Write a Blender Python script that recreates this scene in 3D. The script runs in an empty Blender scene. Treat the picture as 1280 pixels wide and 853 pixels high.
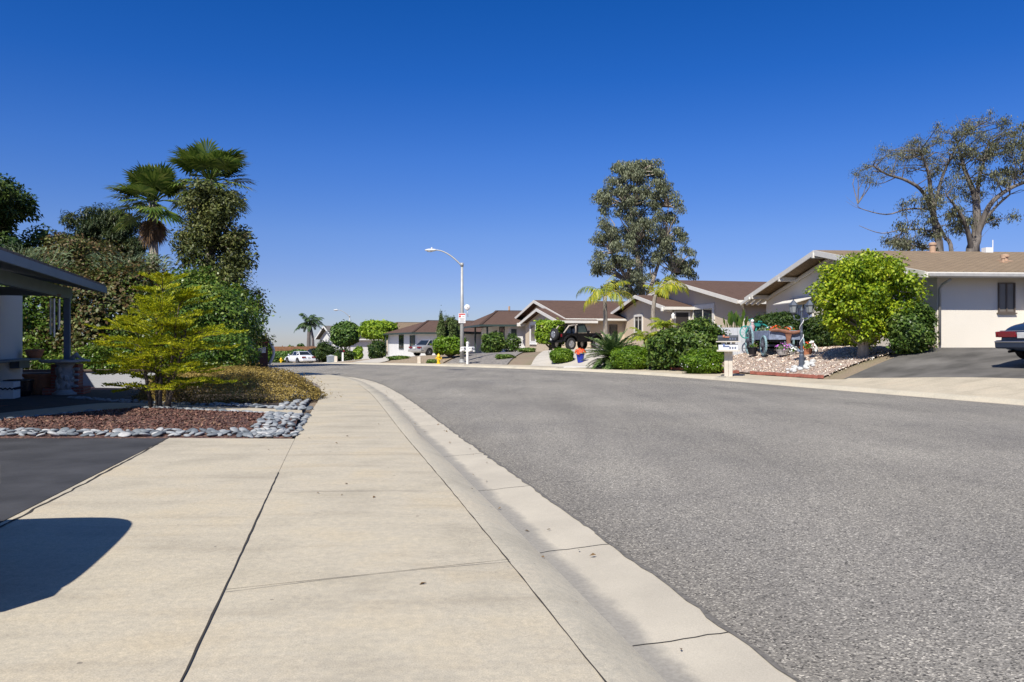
import bpy, math, random
import numpy as np
from mathutils import Vector, Matrix, Euler

scene = bpy.context.scene
# ------------------------------------------------------------------ camera
cam_d = bpy.data.cameras.new("camera")
cam_d.sensor_width = 36.0
cam_d.lens = 28.125
cam_d.clip_end = 6000
cam_d.clip_start = 0.05
cam = bpy.data.objects.new("camera", cam_d)
cam.location = (0, 0, 1.25)
cam.rotation_euler = (math.radians(90), 0, 0)
scene.collection.objects.link(cam)
scene.camera = cam
# ------------------------------------------------------------------ sky, sun, exposure
SUN_EL = math.radians(48)
SUN_AZ = math.radians(204)          # clockwise from +Y: behind the camera, to its left
world = bpy.data.worlds.new("World")
scene.world = world
world.use_nodes = True
wn = world.node_tree
wn.nodes.clear()
sky = wn.nodes.new("ShaderNodeTexSky")
sky.sky_type = 'NISHITA'
sky.sun_disc = False
sky.sun_elevation = SUN_EL
sky.sun_rotation = SUN_AZ
sky.altitude = 900
sky.air_density = 1.0
sky.dust_density = 0.15
sky.ozone_density = 2.0
hs = wn.nodes.new("ShaderNodeHueSaturation")
hs.inputs['Saturation'].default_value = 1.22
hs.inputs['Hue'].default_value = 0.505
hs.inputs['Value'].default_value = 1.0
bg = wn.nodes.new("ShaderNodeBackground")
bg.inputs['Strength'].default_value = 0.078
wo = wn.nodes.new("ShaderNodeOutputWorld")
wn.links.new(sky.outputs[0], hs.inputs['Color'])
tcw = wn.nodes.new("ShaderNodeTexCoord"); spw = wn.nodes.new("ShaderNodeSeparateXYZ"); rw = wn.nodes.new("ShaderNodeValToRGB"); mw = wn.nodes.new("ShaderNodeMix")
mw.data_type = 'RGBA'; mw.blend_type = 'MULTIPLY'; mw.inputs[0].default_value = 1
wn.links.new(tcw.outputs['Generated'], spw.inputs[0]); wn.links.new(spw.outputs[2], rw.inputs[0])
e = rw.color_ramp.elements; e[0].position = 0.0; e[0].color = (.50, .55, .86, 1); e[1].position = .62; e[1].color = (1.05, 1.03, 1.1, 1)
for p_, c_ in ((.077, (.53, .565, .90)), (.13, (.55, .63, .96)), (.22, (.39, .63, 1.06)), (.31, (.19, .567, 1.066)), (.40, (.11, .54, 1.03))):
    x_ = e.new(p_); x_.color = (*c_, 1)
wn.links.new(hs.outputs[0], mw.inputs[6]); wn.links.new(rw.outputs[0], mw.inputs[7])
wn.links.new(mw.outputs[2], bg.inputs['Color'])
wn.links.new(bg.outputs[0], wo.inputs['Surface'])
sun_d = bpy.data.lights.new("sun", 'SUN')
sun_d.energy = 4.6
sun_d.angle = math.radians(0.53)
sun_d.color = (1.0, 0.95, 0.86)
sun = bpy.data.objects.new("sun", sun_d)
_sdir = Vector((math.sin(SUN_AZ) * math.cos(SUN_EL), math.cos(SUN_AZ) * math.cos(SUN_EL), math.sin(SUN_EL)))
sun.rotation_euler = (-_sdir).to_track_quat('-Z', 'Y').to_euler()
sun.location = (-20, -30, 40)
scene.collection.objects.link(sun)
vs = scene.view_settings
vs.view_transform = 'Standard'
vs.look = 'None'
vs.exposure = 0.5
vs.gamma = 1.0
vs.use_curve_mapping = False

# ------------------------------------------------------------------ helpers
COL = scene.collection
rng = np.random.default_rng(7)
random.seed(7)
R = math.radians

class MB:
    """collects shapes for ONE mesh"""
    def __init__(s): s.v = []; s.f = []; s.uv = None
    def add(s, vs_, fs):
        o = len(s.v); s.v += [tuple(p) for p in vs_]; s.f += [tuple(i + o for i in f) for f in fs]; return s
    def box(s, c, d, rot=(0, 0, 0)):
        m = Euler(rot).to_matrix()
        P = [Vector(c) + m @ Vector((x * d[0] / 2, y * d[1] / 2, z * d[2] / 2)) for x in (-1, 1) for y in (-1, 1) for z in (-1, 1)]
        return s.add(P, [(0, 1, 3, 2), (4, 6, 7, 5), (0, 4, 5, 1), (2, 3, 7, 6), (0, 2, 6, 4), (1, 5, 7, 3)])
    def bar(s, a, b, w, h=None):
        a = Vector(a); b = Vector(b); h = h or w
        t = (b - a).normalized(); up = Vector((0, 0, 1)) if abs(t.z) < .95 else Vector((1, 0, 0))
        x = t.cross(up).normalized(); y = x.cross(t)
        P = []
        for p in (a, b):
            for i, j in ((-1, -1), (1, -1), (1, 1), (-1, 1)): P.append(p + x * i * w / 2 + y * j * h / 2)
        return s.add(P, [(0, 1, 2, 3), (7, 6, 5, 4), (0, 4, 5, 1), (1, 5, 6, 2), (2, 6, 7, 3), (3, 7, 4, 0)])
    def tube(s, pts, rad, n=8, cap=True):
        pts = [Vector(p) for p in pts]
        if not hasattr(rad, '__len__'): rad = [rad] * len(pts)
        P = []; F = []; prev = None
        for i, p in enumerate(pts):
            t = (pts[min(i + 1, len(pts) - 1)] - pts[max(i - 1, 0)])
            t = t.normalized() if t.length > 1e-9 else Vector((0, 0, 1))
            if prev is None:
                ref = Vector((1, 0, 0)) if abs(t.x) < .9 else Vector((0, 1, 0))
                x = t.cross(ref).normalized()
            else:
                x = (prev - t * prev.dot(t)); x = x.normalized() if x.length > 1e-6 else t.orthogonal().normalized()
            prev = x; y = t.cross(x)
            for k in range(n):
                a = 2 * math.pi * k / n; P.append(p + (x * math.cos(a) + y * math.sin(a)) * rad[i])
        for i in range(len(pts) - 1):
            for k in range(n):
                a = i * n + k; b = i * n + (k + 1) % n; F.append((a, b, b + n, a + n))
        if cap:
            F.append(tuple(range(n - 1, -1, -1))); o = (len(pts) - 1) * n; F.append(tuple(o + k for k in range(n)))
        return s.add(P, F)
    def cyl(s, a, b, r, n=16): return s.tube([a, b], r, n)
    def lathe(s, prof, c=(0, 0, 0), n=20):
        P = []; F = []
        for (r, z) in prof:
            for k in range(n):
                a = 2 * math.pi * k / n; P.append((c[0] + r * math.cos(a), c[1] + r * math.sin(a), c[2] + z))
        for i in range(len(prof) - 1):
            for k in range(n):
                a = i * n + k; b = i * n + (k + 1) % n; F.append((a, b, b + n, a + n))
        F.append(tuple(range(n - 1, -1, -1))); o = (len(prof) - 1) * n; F.append(tuple(o + k for k in range(n)))
        return s.add(P, F)
    def ell(s, c, r, nu=16, nv=10, jit=0, seed=0):
        rr = random.Random(seed); ph = [rr.uniform(0, 6.28) for _ in range(4)]
        P = []; F = []
        for j in range(nv + 1):
            th = math.pi * j / nv
            for i in range(nu):
                a = 2 * math.pi * i / nu
                d = Vector((math.sin(th) * math.cos(a), math.sin(th) * math.sin(a), math.cos(th)))
                k = 1 + jit * (math.sin(2 * a + ph[0]) * math.sin(th) + .6 * math.sin(3 * th + ph[1] + a) + .4 * math.sin(5 * a + ph[2]) * math.sin(th))
                P.append((c[0] + d.x * r[0] * k, c[1] + d.y * r[1] * k, c[2] + d.z * r[2] * k))
        for j in range(nv):
            for i in range(nu):
                a = j * nu + i; b = j * nu + (i + 1) % nu; F.append((a + nu, b + nu, b, a))
        return s.add(P, F)
    def prism(s, poly, axis, a, b):
        """poly of 2D points extruded along axis ('x','y','z') from a to b"""
        n = len(poly)
        def mk(p, t):
            return {'x': (t, p[0], p[1]), 'y': (p[0], t, p[1]), 'z': (p[0], p[1], t)}[axis]
        P = [mk(p, a) for p in poly] + [mk(p, b) for p in poly]
        F = [tuple(range(n - 1, -1, -1)), tuple(range(n, 2 * n))]
        F += [(i, (i + 1) % n, n + (i + 1) % n, n + i) for i in range(n)]
        return s.add(P, F)
    def quad(s, *p): return s.add(p, [tuple(range(len(p)))])
    def slab(s, p, th):
        """thick sheet: four points, thickened along minus its normal"""
        p = [Vector(q) for q in p]; n = (p[1] - p[0]).cross(p[2] - p[0]).normalized() * th
        k = len(p)
        F = [tuple(range(k)), tuple(range(2 * k - 1, k - 1, -1))] + [(i, k + i, k + (i + 1) % k, (i + 1) % k) for i in range(k)]
        return s.add(p + [q - n for q in p], F)
    def build(s, name, mat, parent=None, smooth=False, bevel=0, loc=None, rot=None, fixn=True):
        me = bpy.data.meshes.new(name); me.from_pydata(s.v, [], s.f); me.update()
        if fixn:
            import bmesh
            bm = bmesh.new(); bm.from_mesh(me); bmesh.ops.recalc_face_normals(bm, faces=bm.faces); bm.to_mesh(me); bm.free()
        if smooth: me.shade_smooth()
        o = bpy.data.objects.new(name, me); COL.objects.link(o); me.materials.append(mat)
        if parent: o.parent = parent
        if loc is not None: o.location = loc
        if rot is not None: o.rotation_euler = rot
        if bevel:
            m = o.modifiers.new('bevel', 'BEVEL'); m.width = bevel; m.segments = 2; m.limit_method = 'ANGLE'
        return o

def tag(o, label, cat, group=None, kind=None):
    if label: o['label'] = label
    if cat: o['category'] = cat
    if group: o['group'] = group
    if kind: o['kind'] = kind
    return o

def thing(name, label, cat, loc=(0, 0, 0), rz=0, group=None):
    o = bpy.data.objects.new(name, None); COL.objects.link(o); o.empty_display_size = .2
    o.location = loc; o.rotation_euler = (0, 0, rz)
    return tag(o, label, cat, group)

def struct(o): o['kind'] = 'structure'; return o

def copy_thing(o, loc=None, rz=None, label=None, scale=None):
    def rec(a, par):
        c = a.copy(); COL.objects.link(c); c.parent = par
        for ch in a.children: rec(ch, c)
        return c
    kids = list(o.children)
    c = o.copy(); COL.objects.link(c)
    for k in kids: rec(k, c)
    if loc is not None: c.location = loc
    if rz is not None: c.rotation_euler = (0, 0, rz)
    if scale is not None: c.scale = scale
    if label: c['label'] = label
    return c

# ------------------------------------------------------------------ materials
def nt(name):
    m = bpy.data.materials.new(name); m.use_nodes = True
    t = m.node_tree; b = t.nodes['Principled BSDF']
    return m, t, b
def N(t, typ, **kw):
    n = t.nodes.new(typ)
    for k, v in kw.items(): setattr(n, k, v)
    return n
def ramp(t, fac, stops):
    r = N(t, "ShaderNodeValToRGB"); el = r.color_ramp.elements
    while len(el) < len(stops): el.new(.5)
    for e, (p, c) in zip(el, stops): e.position = p; e.color = (*c, 1)
    t.links.new(fac, r.inputs[0]); return r.outputs[0]
def noise(t, vec, scale, detail=4, rough=.55, dist=0):
    n = N(t, "ShaderNodeTexNoise"); n.inputs['Scale'].default_value = scale; n.inputs['Detail'].default_value = detail
    n.inputs['Roughness'].default_value = rough; n.inputs['Distortion'].default_value = dist
    t.links.new(vec, n.inputs['Vector']); return n.outputs['Fac']
def mixc(t, fac, a, b, mode='MIX'):
    m = N(t, "ShaderNodeMix", data_type='RGBA', blend_type=mode)
    for i, x in ((0, fac), (6, a), (7, b)):
        if hasattr(x, 'node'): t.links.new(x, m.inputs[i])
        else: m.inputs[i].default_value = x if i == 0 else (*x, 1)
    return m.outputs[2]
def bump(t, b, h, strength=.3, dist=.01):
    n = N(t, "ShaderNodeBump"); n.inputs['Strength'].default_value = strength; n.inputs['Distance'].default_value = dist
    t.links.new(h, n.inputs['Height']); t.links.new(n.outputs[0], b.inputs['Normal'])
def mapped(t, scale=(1, 1, 1), uv=False, rot=(0, 0, 0)):
    tc = N(t, "ShaderNodeTexCoord"); mp = N(t, "ShaderNodeMapping"); mp.inputs['Scale'].default_value = scale; mp.inputs['Rotation'].default_value = rot
    t.links.new(tc.outputs['UV' if uv else 'Object'], mp.inputs[0]); return mp.outputs[0]

def plain(name, c, rough=.6, metal=0, var=.12, scale=6, bmp=0, spec=.5, coat=0):
    m, t, b = nt(name)
    v = mapped(t); f = noise(t, v, scale, 5)
    lo = tuple(x * (1 - var) for x in c); hi = tuple(min(1, x * (1 + var)) for x in c)
    t.links.new(ramp(t, f, [(.3, lo), (.7, hi)]), b.inputs['Base Color'])
    b.inputs['Roughness'].default_value = rough; b.inputs['Metallic'].default_value = metal
    b.inputs['Specular IOR Level'].default_value = spec; b.inputs['Coat Weight'].default_value = coat
    if bmp: bump(t, b, noise(t, v, scale * 6, 4), bmp, .01)
    return m
def stucco(name, c, bmp=.5):
    m, t, b = nt(name); v = mapped(t)
    f = noise(t, v, .7, 5); col = ramp(t, f, [(.3, tuple(x * .93 for x in c)), (.7, c)])
    g = noise(t, v, 38, 4, .65)
    col = mixc(t, .18, col, ramp(t, g, [(.35, tuple(x * .75 for x in c)), (.65, c)]))
    t.links.new(col, b.inputs['Base Color']); b.inputs['Roughness'].default_value = .9
    b.inputs['Specular IOR Level'].default_value = .2
    bump(t, b, g, bmp, .03); return m
def shingle(name, c1, c2, c3):
    """rows follow local z / slope, laid by object coordinates"""
    m, t, b = nt(name)
    v = mapped(t, (1, 1, 1), uv=True)
    br = N(t, "ShaderNodeTexBrick"); br.inputs['Scale'].default_value = 1.0
    br.inputs['Brick Width'].default_value = .30; br.inputs['Row Height'].default_value = .16
    br.inputs['Mortar Size'].default_value = .016; br.inputs['Color1'].default_value = (*c1, 1); br.inputs['Color2'].default_value = (*c2, 1)
    br.inputs['Mortar'].default_value = (*[x * .3 for x in c1], 1); br.inputs['Bias'].default_value = 0
    t.links.new(v, br.inputs[0])
    f = noise(t, v, 2.5, 6, .7); col = mixc(t, f, br.outputs[0], c3)
    col2 = mixc(t, .5, br.outputs[0], col)
    t.links.new(col2, b.inputs['Base Color']); b.inputs['Roughness'].default_value = .95; b.inputs['Specular IOR Level'].default_value = .15
    inv = N(t, "ShaderNodeMath", operation='SUBTRACT'); inv.inputs[0].default_value = 1; t.links.new(br.outputs['Fac'], inv.inputs[1])
    bump(t, b, inv.outputs[0], .6, .02); return m
def brickmat(name, c1, c2, mortar, w=.21, h=.07):
    m, t, b = nt(name)
    tc = N(t, "ShaderNodeTexCoord"); sp = N(t, "ShaderNodeSeparateXYZ"); cb = N(t, "ShaderNodeCombineXYZ"); ad = N(t, "ShaderNodeMath", operation='ADD')
    t.links.new(tc.outputs['Object'], sp.inputs[0]); t.links.new(sp.outputs[0], ad.inputs[0]); t.links.new(sp.outputs[1], ad.inputs[1])
    t.links.new(ad.outputs[0], cb.inputs[0]); t.links.new(sp.outputs[2], cb.inputs[1])
    br = N(t, "ShaderNodeTexBrick"); br.inputs['Scale'].default_value = 1; br.inputs['Brick Width'].default_value = w; br.inputs['Row Height'].default_value = h
    br.inputs['Mortar Size'].default_value = .008; br.inputs['Color1'].default_value = (*c1, 1); br.inputs['Color2'].default_value = (*c2, 1); br.inputs['Mortar'].default_value = (*mortar, 1)
    t.links.new(cb.outputs[0], br.inputs[0]); t.links.new(br.outputs[0], b.inputs['Base Color']); b.inputs['Roughness'].default_value = .9; return m
LEAF_GAIN = 1.5
def leafmat(name, cols, trans=.3, rough=.5, nscale=1.2, spec=.35):
    m, t, b = nt(name)
    g = N(t, "ShaderNodeNewGeometry")
    v = mapped(t); f = noise(t, v, nscale, 3)
    mx = N(t, "ShaderNodeMath", operation='MULTIPLY_ADD'); t.links.new(g.outputs['Random Per Island'], mx.inputs[0]); mx.inputs[1].default_value = .62
    sc = N(t, "ShaderNodeMath", operation='MULTIPLY_ADD'); t.links.new(f, sc.inputs[0]); sc.inputs[1].default_value = 1.0; sc.inputs[2].default_value = -.31
    t.links.new(sc.outputs[0], mx.inputs[2])
    n = len(cols); stops = [(i / (n - 1), tuple(min(.8, x * LEAF_GAIN) for x in c)) for i, c in enumerate(cols)]
    col = ramp(t, mx.outputs[0], stops)
    t.links.new(col, b.inputs['Base Color']); b.inputs['Roughness'].default_value = rough; b.inputs['Specular IOR Level'].default_value = spec
    tr = N(t, "ShaderNodeBsdfTranslucent"); t.links.new(mixc(t, .4, col, (.5, .6, .05), 'MIX'), tr.inputs[0])
    t.links.new(col, tr.inputs[0])
    ms = N(t, "ShaderNodeMixShader"); ms.inputs[0].default_value = trans
    t.links.new(b.outputs[0], ms.inputs[1]); t.links.new(tr.outputs[0], ms.inputs[2])
    t.links.new(ms.outputs[0], t.nodes['Material Output'].inputs['Surface']); return m
def barkmat(name, c1, c2, s=8):
    m, t, b = nt(name); v = mapped(t, (1, 1, .25)); f = noise(t, v, s, 6, .7)
    t.links.new(ramp(t, f, [(.35, c1), (.65, c2)]), b.inputs['Base Color']); b.inputs['Roughness'].default_value = .9; bump(t, b, f, .6, .03); return m
def glassmat(name, c=(.02, .025, .03), rough=.06, spec=.8):
    m, t, b = nt(name); v = mapped(t); f = noise(t, v, .8, 2)
    t.links.new(ramp(t, f, [(.3, tuple(x * .8 for x in c)), (.7, tuple(x * 1.25 for x in c))]), b.inputs['Base Color'])
    b.inputs['Roughness'].default_value = rough; b.inputs['Specular IOR Level'].default_value = spec; return m
def planar_uv(o):
    me = o.data; uvl = me.uv_layers.new(name='UVMap')
    for p in me.polygons:
        n = p.normal; h = Vector((0, 0, 1)).cross(n)
        h = h.normalized() if h.length > 1e-4 else Vector((1, 0, 0)); w = n.cross(h)
        for li in p.loop_indices:
            co = me.vertices[me.loops[li].vertex_index].co
            uvl.data[li].uv = (co.dot(h), co.dot(w))
    return o

# ------------------------------------------------------------------ the street plan (metres)
def smooth_poly(pts, step=.5):
    P = np.array(pts, float); out = []
    for i in range(len(P) - 1):
        p0 = P[max(i - 1, 0)]; p1 = P[i]; p2 = P[i + 1]; p3 = P[min(i + 2, len(P) - 1)]
        L = np.linalg.norm(p2 - p1); n = max(2, int(L / step))
        d1 = np.linalg.norm(p1 - p0) or L; d3 = np.linalg.norm(p3 - p2) or L
        m1 = (p2 - p0) / (L + d1) * L if i else (p2 - p1); m2 = (p3 - p1) / (L + d3) * L
        for k in range(n):
            t = k / n; t2 = t * t; t3 = t2 * t
            out.append((2 * t3 - 3 * t2 + 1) * p1 + (t3 - 2 * t2 + t) * m1 + (-2 * t3 + 3 * t2) * p2 + (t3 - t2) * m2)
    out.append(P[-1]); return np.array(out)
def offset(P, d):
    """offset a polyline to the right of its direction"""
    T = np.gradient(P, axis=0); T /= np.linalg.norm(T, axis=1)[:, None]
    d = np.broadcast_to(d, (len(P),))
    return P + np.stack([T[:, 1], -T[:, 0]], 1) * d[:, None]
NE = smooth_poly([(3.1, -6), (1.12, 3.12), (-.2, 8.9), (-.86, 11.7), (-2.13, 17.3), (-3.12, 21.3), (-4.5, 26.1), (-6.2, 30), (-7.7, 32.1), (-10.5, 34.6), (-15, 37.6), (-23, 41.6), (-45, 50)])
SL = smooth_poly([(.7, -6), (-1.21, 2.93), (-2.77, 10.2), (-3.5, 13.9), (-4.7, 19.7), (-6.15, 24.5), (-8.3, 28.2), (-11.5, 31.3), (-16, 34.3), (-24, 38.3), (-46, 46.7)])
FE = smooth_poly([(17.4, -6), (14.4, 4), (10.6, 16.0), (8.45, 22.4), (7.1, 26.6), (4.9, 32), (2.7, 35.6), (0, 38.9), (-2.9, 42), (-9, 49), (-13.5, 56), (-17.3, 66), (-21.5, 80), (-27, 91), (-38, 99), (-58, 105)])
def sdist(P, x, y):
    """signed distance to polyline P: positive to the right of its direction"""
    x = np.atleast_1d(np.asarray(x, float)); y = np.atleast_1d(np.asarray(y, float))
    best = np.full(x.shape, 1e9); sg = np.zeros(x.shape)
    Q = P[::2] if (len(P) % 2) else np.vstack([P[::2], P[-1:]])
    for i in range(len(Q) - 1):
        a = Q[i]; d = Q[i + 1] - a; L2 = d @ d
        t = np.clip(((x - a[0]) * d[0] + (y - a[1]) * d[1]) / L2, 0, 1)
        ex = x - a[0] - t * d[0]; ey = y - a[1] - t * d[1]; dd = ex * ex + ey * ey
        cr = ex * d[1] - ey * d[0]
        m = dd < best; best = np.where(m, dd, best); sg = np.where(m, np.sign(cr), sg)
    return np.sqrt(best) * sg
def sstep(a, b, x):
    t = np.clip((x - a) / (b - a), 0, 1); return t * t * (3 - 2 * t)
def zr(y):
    y = np.asarray(y, float)
    z = -.0315 * 4 * np.log1p(np.exp(np.clip((y - 48) / 4, -40, 40)))
    z = np.maximum(z, -1.75)
    return z - .045 * np.maximum(y - 135, 0)
def H(x, y):
    x = np.asarray(x, float); y = np.asarray(y, float); shp = np.broadcast(x, y).shape
    X = np.broadcast_to(x, shp).ravel(); Y = np.broadcast_to(y, shp).ravel()
    s = sdist(FE, X, Y)
    w = sstep(19, 26, Y); s0 = .75 + 1.55 * w; s1 = 7.0 + 1.4 * sstep(28, 36, Y) + 5.0 * sstep(38, 48, Y)
    u = np.clip((s - s0) / (s1 - s0), 0, 1)
    k = .05 + .8 * sstep(22.5, 27, Y); r = 1.03 * (u * (1 - k) + k * (1 - (1 - u) ** 2))
    r = r * (1 - .3 * sstep(44, 60, Y)) * (1 - sstep(100, 130, Y))
    return (zr(Y) + r).reshape(shp)
def Hs(x, y): return float(H(np.array([x]), np.array([y]))[0])
def at(px, d): return ((px - 640) / 1000 * d, d)
def atz(px, d): x = (px - 640) / 1000 * d; return (x, d, Hs(x, d))
def zpx(py, d): return 1.25 - (py - 427) / 1000 * d

def ribbon(name, L, Rt, dz, mat, m=None, flat=True):
    """a sheet between two polylines resampled to equal counts; dz gives the profile across (list of offsets over H) """
    n = max(len(L), len(Rt)) * 1
    def rs(P):
        P = np.array(P, float); s = np.r_[0, np.cumsum(np.linalg.norm(np.diff(P, axis=0), axis=1))]
        t = np.linspace(0, s[-1], n); return np.stack([np.interp(t, s, P[:, 0]), np.interp(t, s, P[:, 1])], 1), t
    A, tA = rs(L) if len(L) != n else (np.array(L), np.r_[0, np.cumsum(np.linalg.norm(np.diff(np.array(L), axis=0), axis=1))])
    B, tB = rs(Rt) if len(Rt) != n else (np.array(Rt), None)
    m = m or len(dz); us = np.linspace(0, 1, m); dzz = np.interp(us, np.linspace(0, 1, len(dz)), dz)
    V = []; F = []; UV = []
    G = A[:, None, :] * (1 - us)[None, :, None] + B[:, None, :] * us[None, :, None]
    Z = H(G[..., 0], G[..., 1]) + dzz[None, :]
    for i in range(n):
        for j in range(m): V.append((G[i, j, 0], G[i, j, 1], Z[i, j])); UV.append((us[j], tA[i]))
    for i in range(n - 1):
        for j in range(m - 1): a = i * m + j; F.append((a, a + 1, a + m + 1, a + m))
    me = bpy.data.meshes.new(name); me.from_pydata(V, [], F); me.update()
    ul = me.uv_layers.new(name='UVMap')
    for l in me.loops: ul.data[l.index].uv = UV[l.vertex_index]
    me.shade_smooth(); me.materials.append(mat)
    o = bpy.data.objects.new(name, me); COL.objects.link(o)
    if len(me.polygons) and me.polygons[0].normal.z < 0: me.flip_normals()
    return struct(o)
def line(a, b, n=24): return np.array([np.array(a) * (1 - t) + np.array(b) * t for t in np.linspace(0, 1, n)])

# ------------------------------------------------------------------ ground materials
def mat_asphalt():
    m, t, b = nt('asphalt'); v = mapped(t)
    vo = N(t, "ShaderNodeTexVoronoi"); vo.inputs['Scale'].default_value = 112; t.links.new(v, vo.inputs['Vector'])
    sp = N(t, "ShaderNodeSeparateColor"); t.links.new(vo.outputs['Color'], sp.inputs[0])
    chip = ramp(t, sp.outputs[0], [(0, (.05, .046, .042)), (.10, (.13, .122, .110)), (.3, (.215, .201, .18)), (.6, (.255, .238, .212)), (.88, (.33, .308, .272)), (1, (.62, .575, .50))])
    big = noise(t, v, .35, 6, .62); tone = ramp(t, big, [(.3, (.80, .80, .81)), (.7, (1.1, 1.09, 1.06))])
    col = mixc(t, 1.0, chip, tone, 'MULTIPLY')
    v2 = mapped(t, (.5, .08, 1), rot=(0, 0, -.22)); st = noise(t, v2, 3.0, 5, .6)
    col = mixc(t, 1.0, col, ramp(t, st, [(.35, (.90, .90, .90)), (.62, (1.05, 1.05, 1.04))]), 'MULTIPLY')
    uvm = mapped(t, uv=True); su_ = N(t, "ShaderNodeSeparateXYZ"); t.links.new(uvm, su_.inputs[0])
    lane = ramp(t, su_.outputs[0], [(.0, (.93, .92, .90)), (.05, (1, 1, 1)), (.13, (1.05, 1.05, 1.05)), (.24, (.93, .93, .93)), (.36, (1.05, 1.05, 1.05)), (.5, (.98, .98, .98)), (.63, (1.05, 1.05, 1.05)), (.76, (.93, .93, .93)), (.88, (1.04, 1.04, 1.04)), (.97, (.95, .95, .94))])
    col = mixc(t, 1, col, lane, 'MULTIPLY')
    # tar-sealed cracks and small oil spots
    cr = N(t, "ShaderNodeTexVoronoi", feature='DISTANCE_TO_EDGE'); cr.inputs['Scale'].default_value = .22
    dv = N(t, "ShaderNodeVectorMath", operation='ADD'); nn = N(t, "ShaderNodeTexNoise"); nn.inputs['Scale'].default_value = 1.4; nn.inputs['Detail'].default_value = 6
    t.links.new(v, nn.inputs['Vector']); sc = N(t, "ShaderNodeVectorMath", operation='SCALE'); sc.inputs['Scale'].default_value = 1.6
    t.links.new(nn.outputs['Color'], sc.inputs[0]); t.links.new(v, dv.inputs[0]); t.links.new(sc.outputs[0], dv.inputs[1]); t.links.new(dv.outputs[0], cr.inputs['Vector'])
    ck = ramp(t, cr.outputs[0], [(0, (.62, .62, .62)), (.006, (1, 1, 1))])
    msk = noise(t, v, .25, 2); ckm = mixc(t, ramp(t, msk, [(.52, (0, 0, 0)), (.6, (1, 1, 1))]), (1, 1, 1), ck)
    col = mixc(t, 1.0, col, ckm, 'MULTIPLY')
    sp2 = noise(t, v, 1.1, 2, .4); col = mixc(t, ramp(t, sp2, [(.74, (0, 0, 0)), (.80, (.45, .45, .45))]), col, (.05, .05, .05))
    t.links.new(col, b.inputs['Base Color']); b.inputs['Roughness'].default_value = .92; b.inputs['Specular IOR Level'].default_value = .25
    bump(t, b, vo.outputs['Distance'], .55, .012); return m
def mat_concrete(name, base, warm, streak=True, rot=.22):
    m, t, b = nt(name); v = mapped(t)
    f = noise(t, v, 1.1, 6, .6); col = ramp(t, f, [(.28, tuple(x * .80 for x in base)), (.5, base), (.75, warm)])
    if streak:
        v2 = mapped(t, (.25, 1.6, 1), rot=(0, 0, -rot)); s = noise(t, v2, 2.2, 6, .62)
        col = mixc(t, 1, col, ramp(t, s, [(.30, (.86, .85, .84)), (.5, (1, 1, 1)), (.72, (1.05, 1.04, 1.01))]), 'MULTIPLY')
    g = noise(t, v, 160, 3, .7); col = mixc(t, 1, col, ramp(t, g, [(.3, (.74, .74, .75)), (.7, (1.16, 1.15, 1.14))]), 'MULTIPLY')
    g2 = noise(t, v, 26, 4, .6); col = mixc(t, 1, col, ramp(t, g2, [(.3, (.87, .88, .90)), (.7, (1.07, 1.06, 1.04))]), 'MULTIPLY')
    d = noise(t, v, 17, 1, .3); col = mixc(t, ramp(t, d, [(.80, (0, 0, 0)), (.82, (.6, .6, .6))]), col, (.09, .08, .07))
    t.links.new(col, b.inputs['Base Color']); b.inputs['Roughness'].default_value = .9; b.inputs['Specular IOR Level'].default_value = .25
    bump(t, b, g, .25, .004); return m
def mat_gutter():
    m, t, b = nt('gutter_concrete'); v = mapped(t); uv = mapped(t, uv=True)
    sp = N(t, "ShaderNodeSeparateXYZ"); t.links.new(uv, sp.inputs[0])
    f = noise(t, v, 1.5, 6, .6); col = ramp(t, f, [(.3, (.40, .36, .29)), (.7, (.50, .45, .36))])
    g = noise(t, v, 150, 3, .7); col = mixc(t, 1, col, ramp(t, g, [(.3, (.85, .85, .85)), (.7, (1.1, 1.1, 1.1))]), 'MULTIPLY')
    # the dark silt line along the flow line: ragged on the road side
    e = noise(t, v, 3.5, 6, .7); ad = N(t, "ShaderNodeMath", operation='MULTIPLY_ADD'); t.links.new(e, ad.inputs[0]); ad.inputs[1].default_value = .40; ad.inputs[2].default_value = -.12
    su = N(t, "ShaderNodeMath", operation='SUBTRACT'); t.links.new(sp.outputs[0], su.inputs[0]); t.links.new(ad.outputs[0], su.inputs[1])
    k = ramp(t, su.outputs[0], [(.0, (.75, .75, .75)), (.10, (.62, .62, .62)), (.22, (0, 0, 0))])
    stain = ramp(t, noise(t, v, 40, 4), [(.3, (.15, .142, .13)), (.7, (.24, .228, .205))])
    col = mixc(t, k, col, stain)
    t.links.new(col, b.inputs['Base Color']); b.inputs['Roughness'].default_value = .9; bump(t, b, g, .25, .004); return m
def mat_gravel(name, cols, scale, bmp=.8):
    m, t, b = nt(name); v = mapped(t)
    vo = N(t, "ShaderNodeTexVoronoi"); vo.inputs['Scale'].default_value = scale; t.links.new(v, vo.inputs['Vector'])
    sp = N(t, "ShaderNodeSeparateColor"); t.links.new(vo.outputs['Color'], sp.inputs[0])
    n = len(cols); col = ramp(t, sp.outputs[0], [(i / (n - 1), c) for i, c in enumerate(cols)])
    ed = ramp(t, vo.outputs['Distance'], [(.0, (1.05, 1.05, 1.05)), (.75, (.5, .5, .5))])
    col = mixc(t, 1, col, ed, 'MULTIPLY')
    t.links.new(col, b.inputs['Base Color']); b.inputs['Roughness'].default_value = .9
    iv = N(t, "ShaderNodeMath", operation='SUBTRACT'); iv.inputs[0].default_value = 1; t.links.new(vo.outputs['Distance'], iv.inputs[1])
    bump(t, b, iv.outputs[0], bmp, .03); return m
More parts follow.
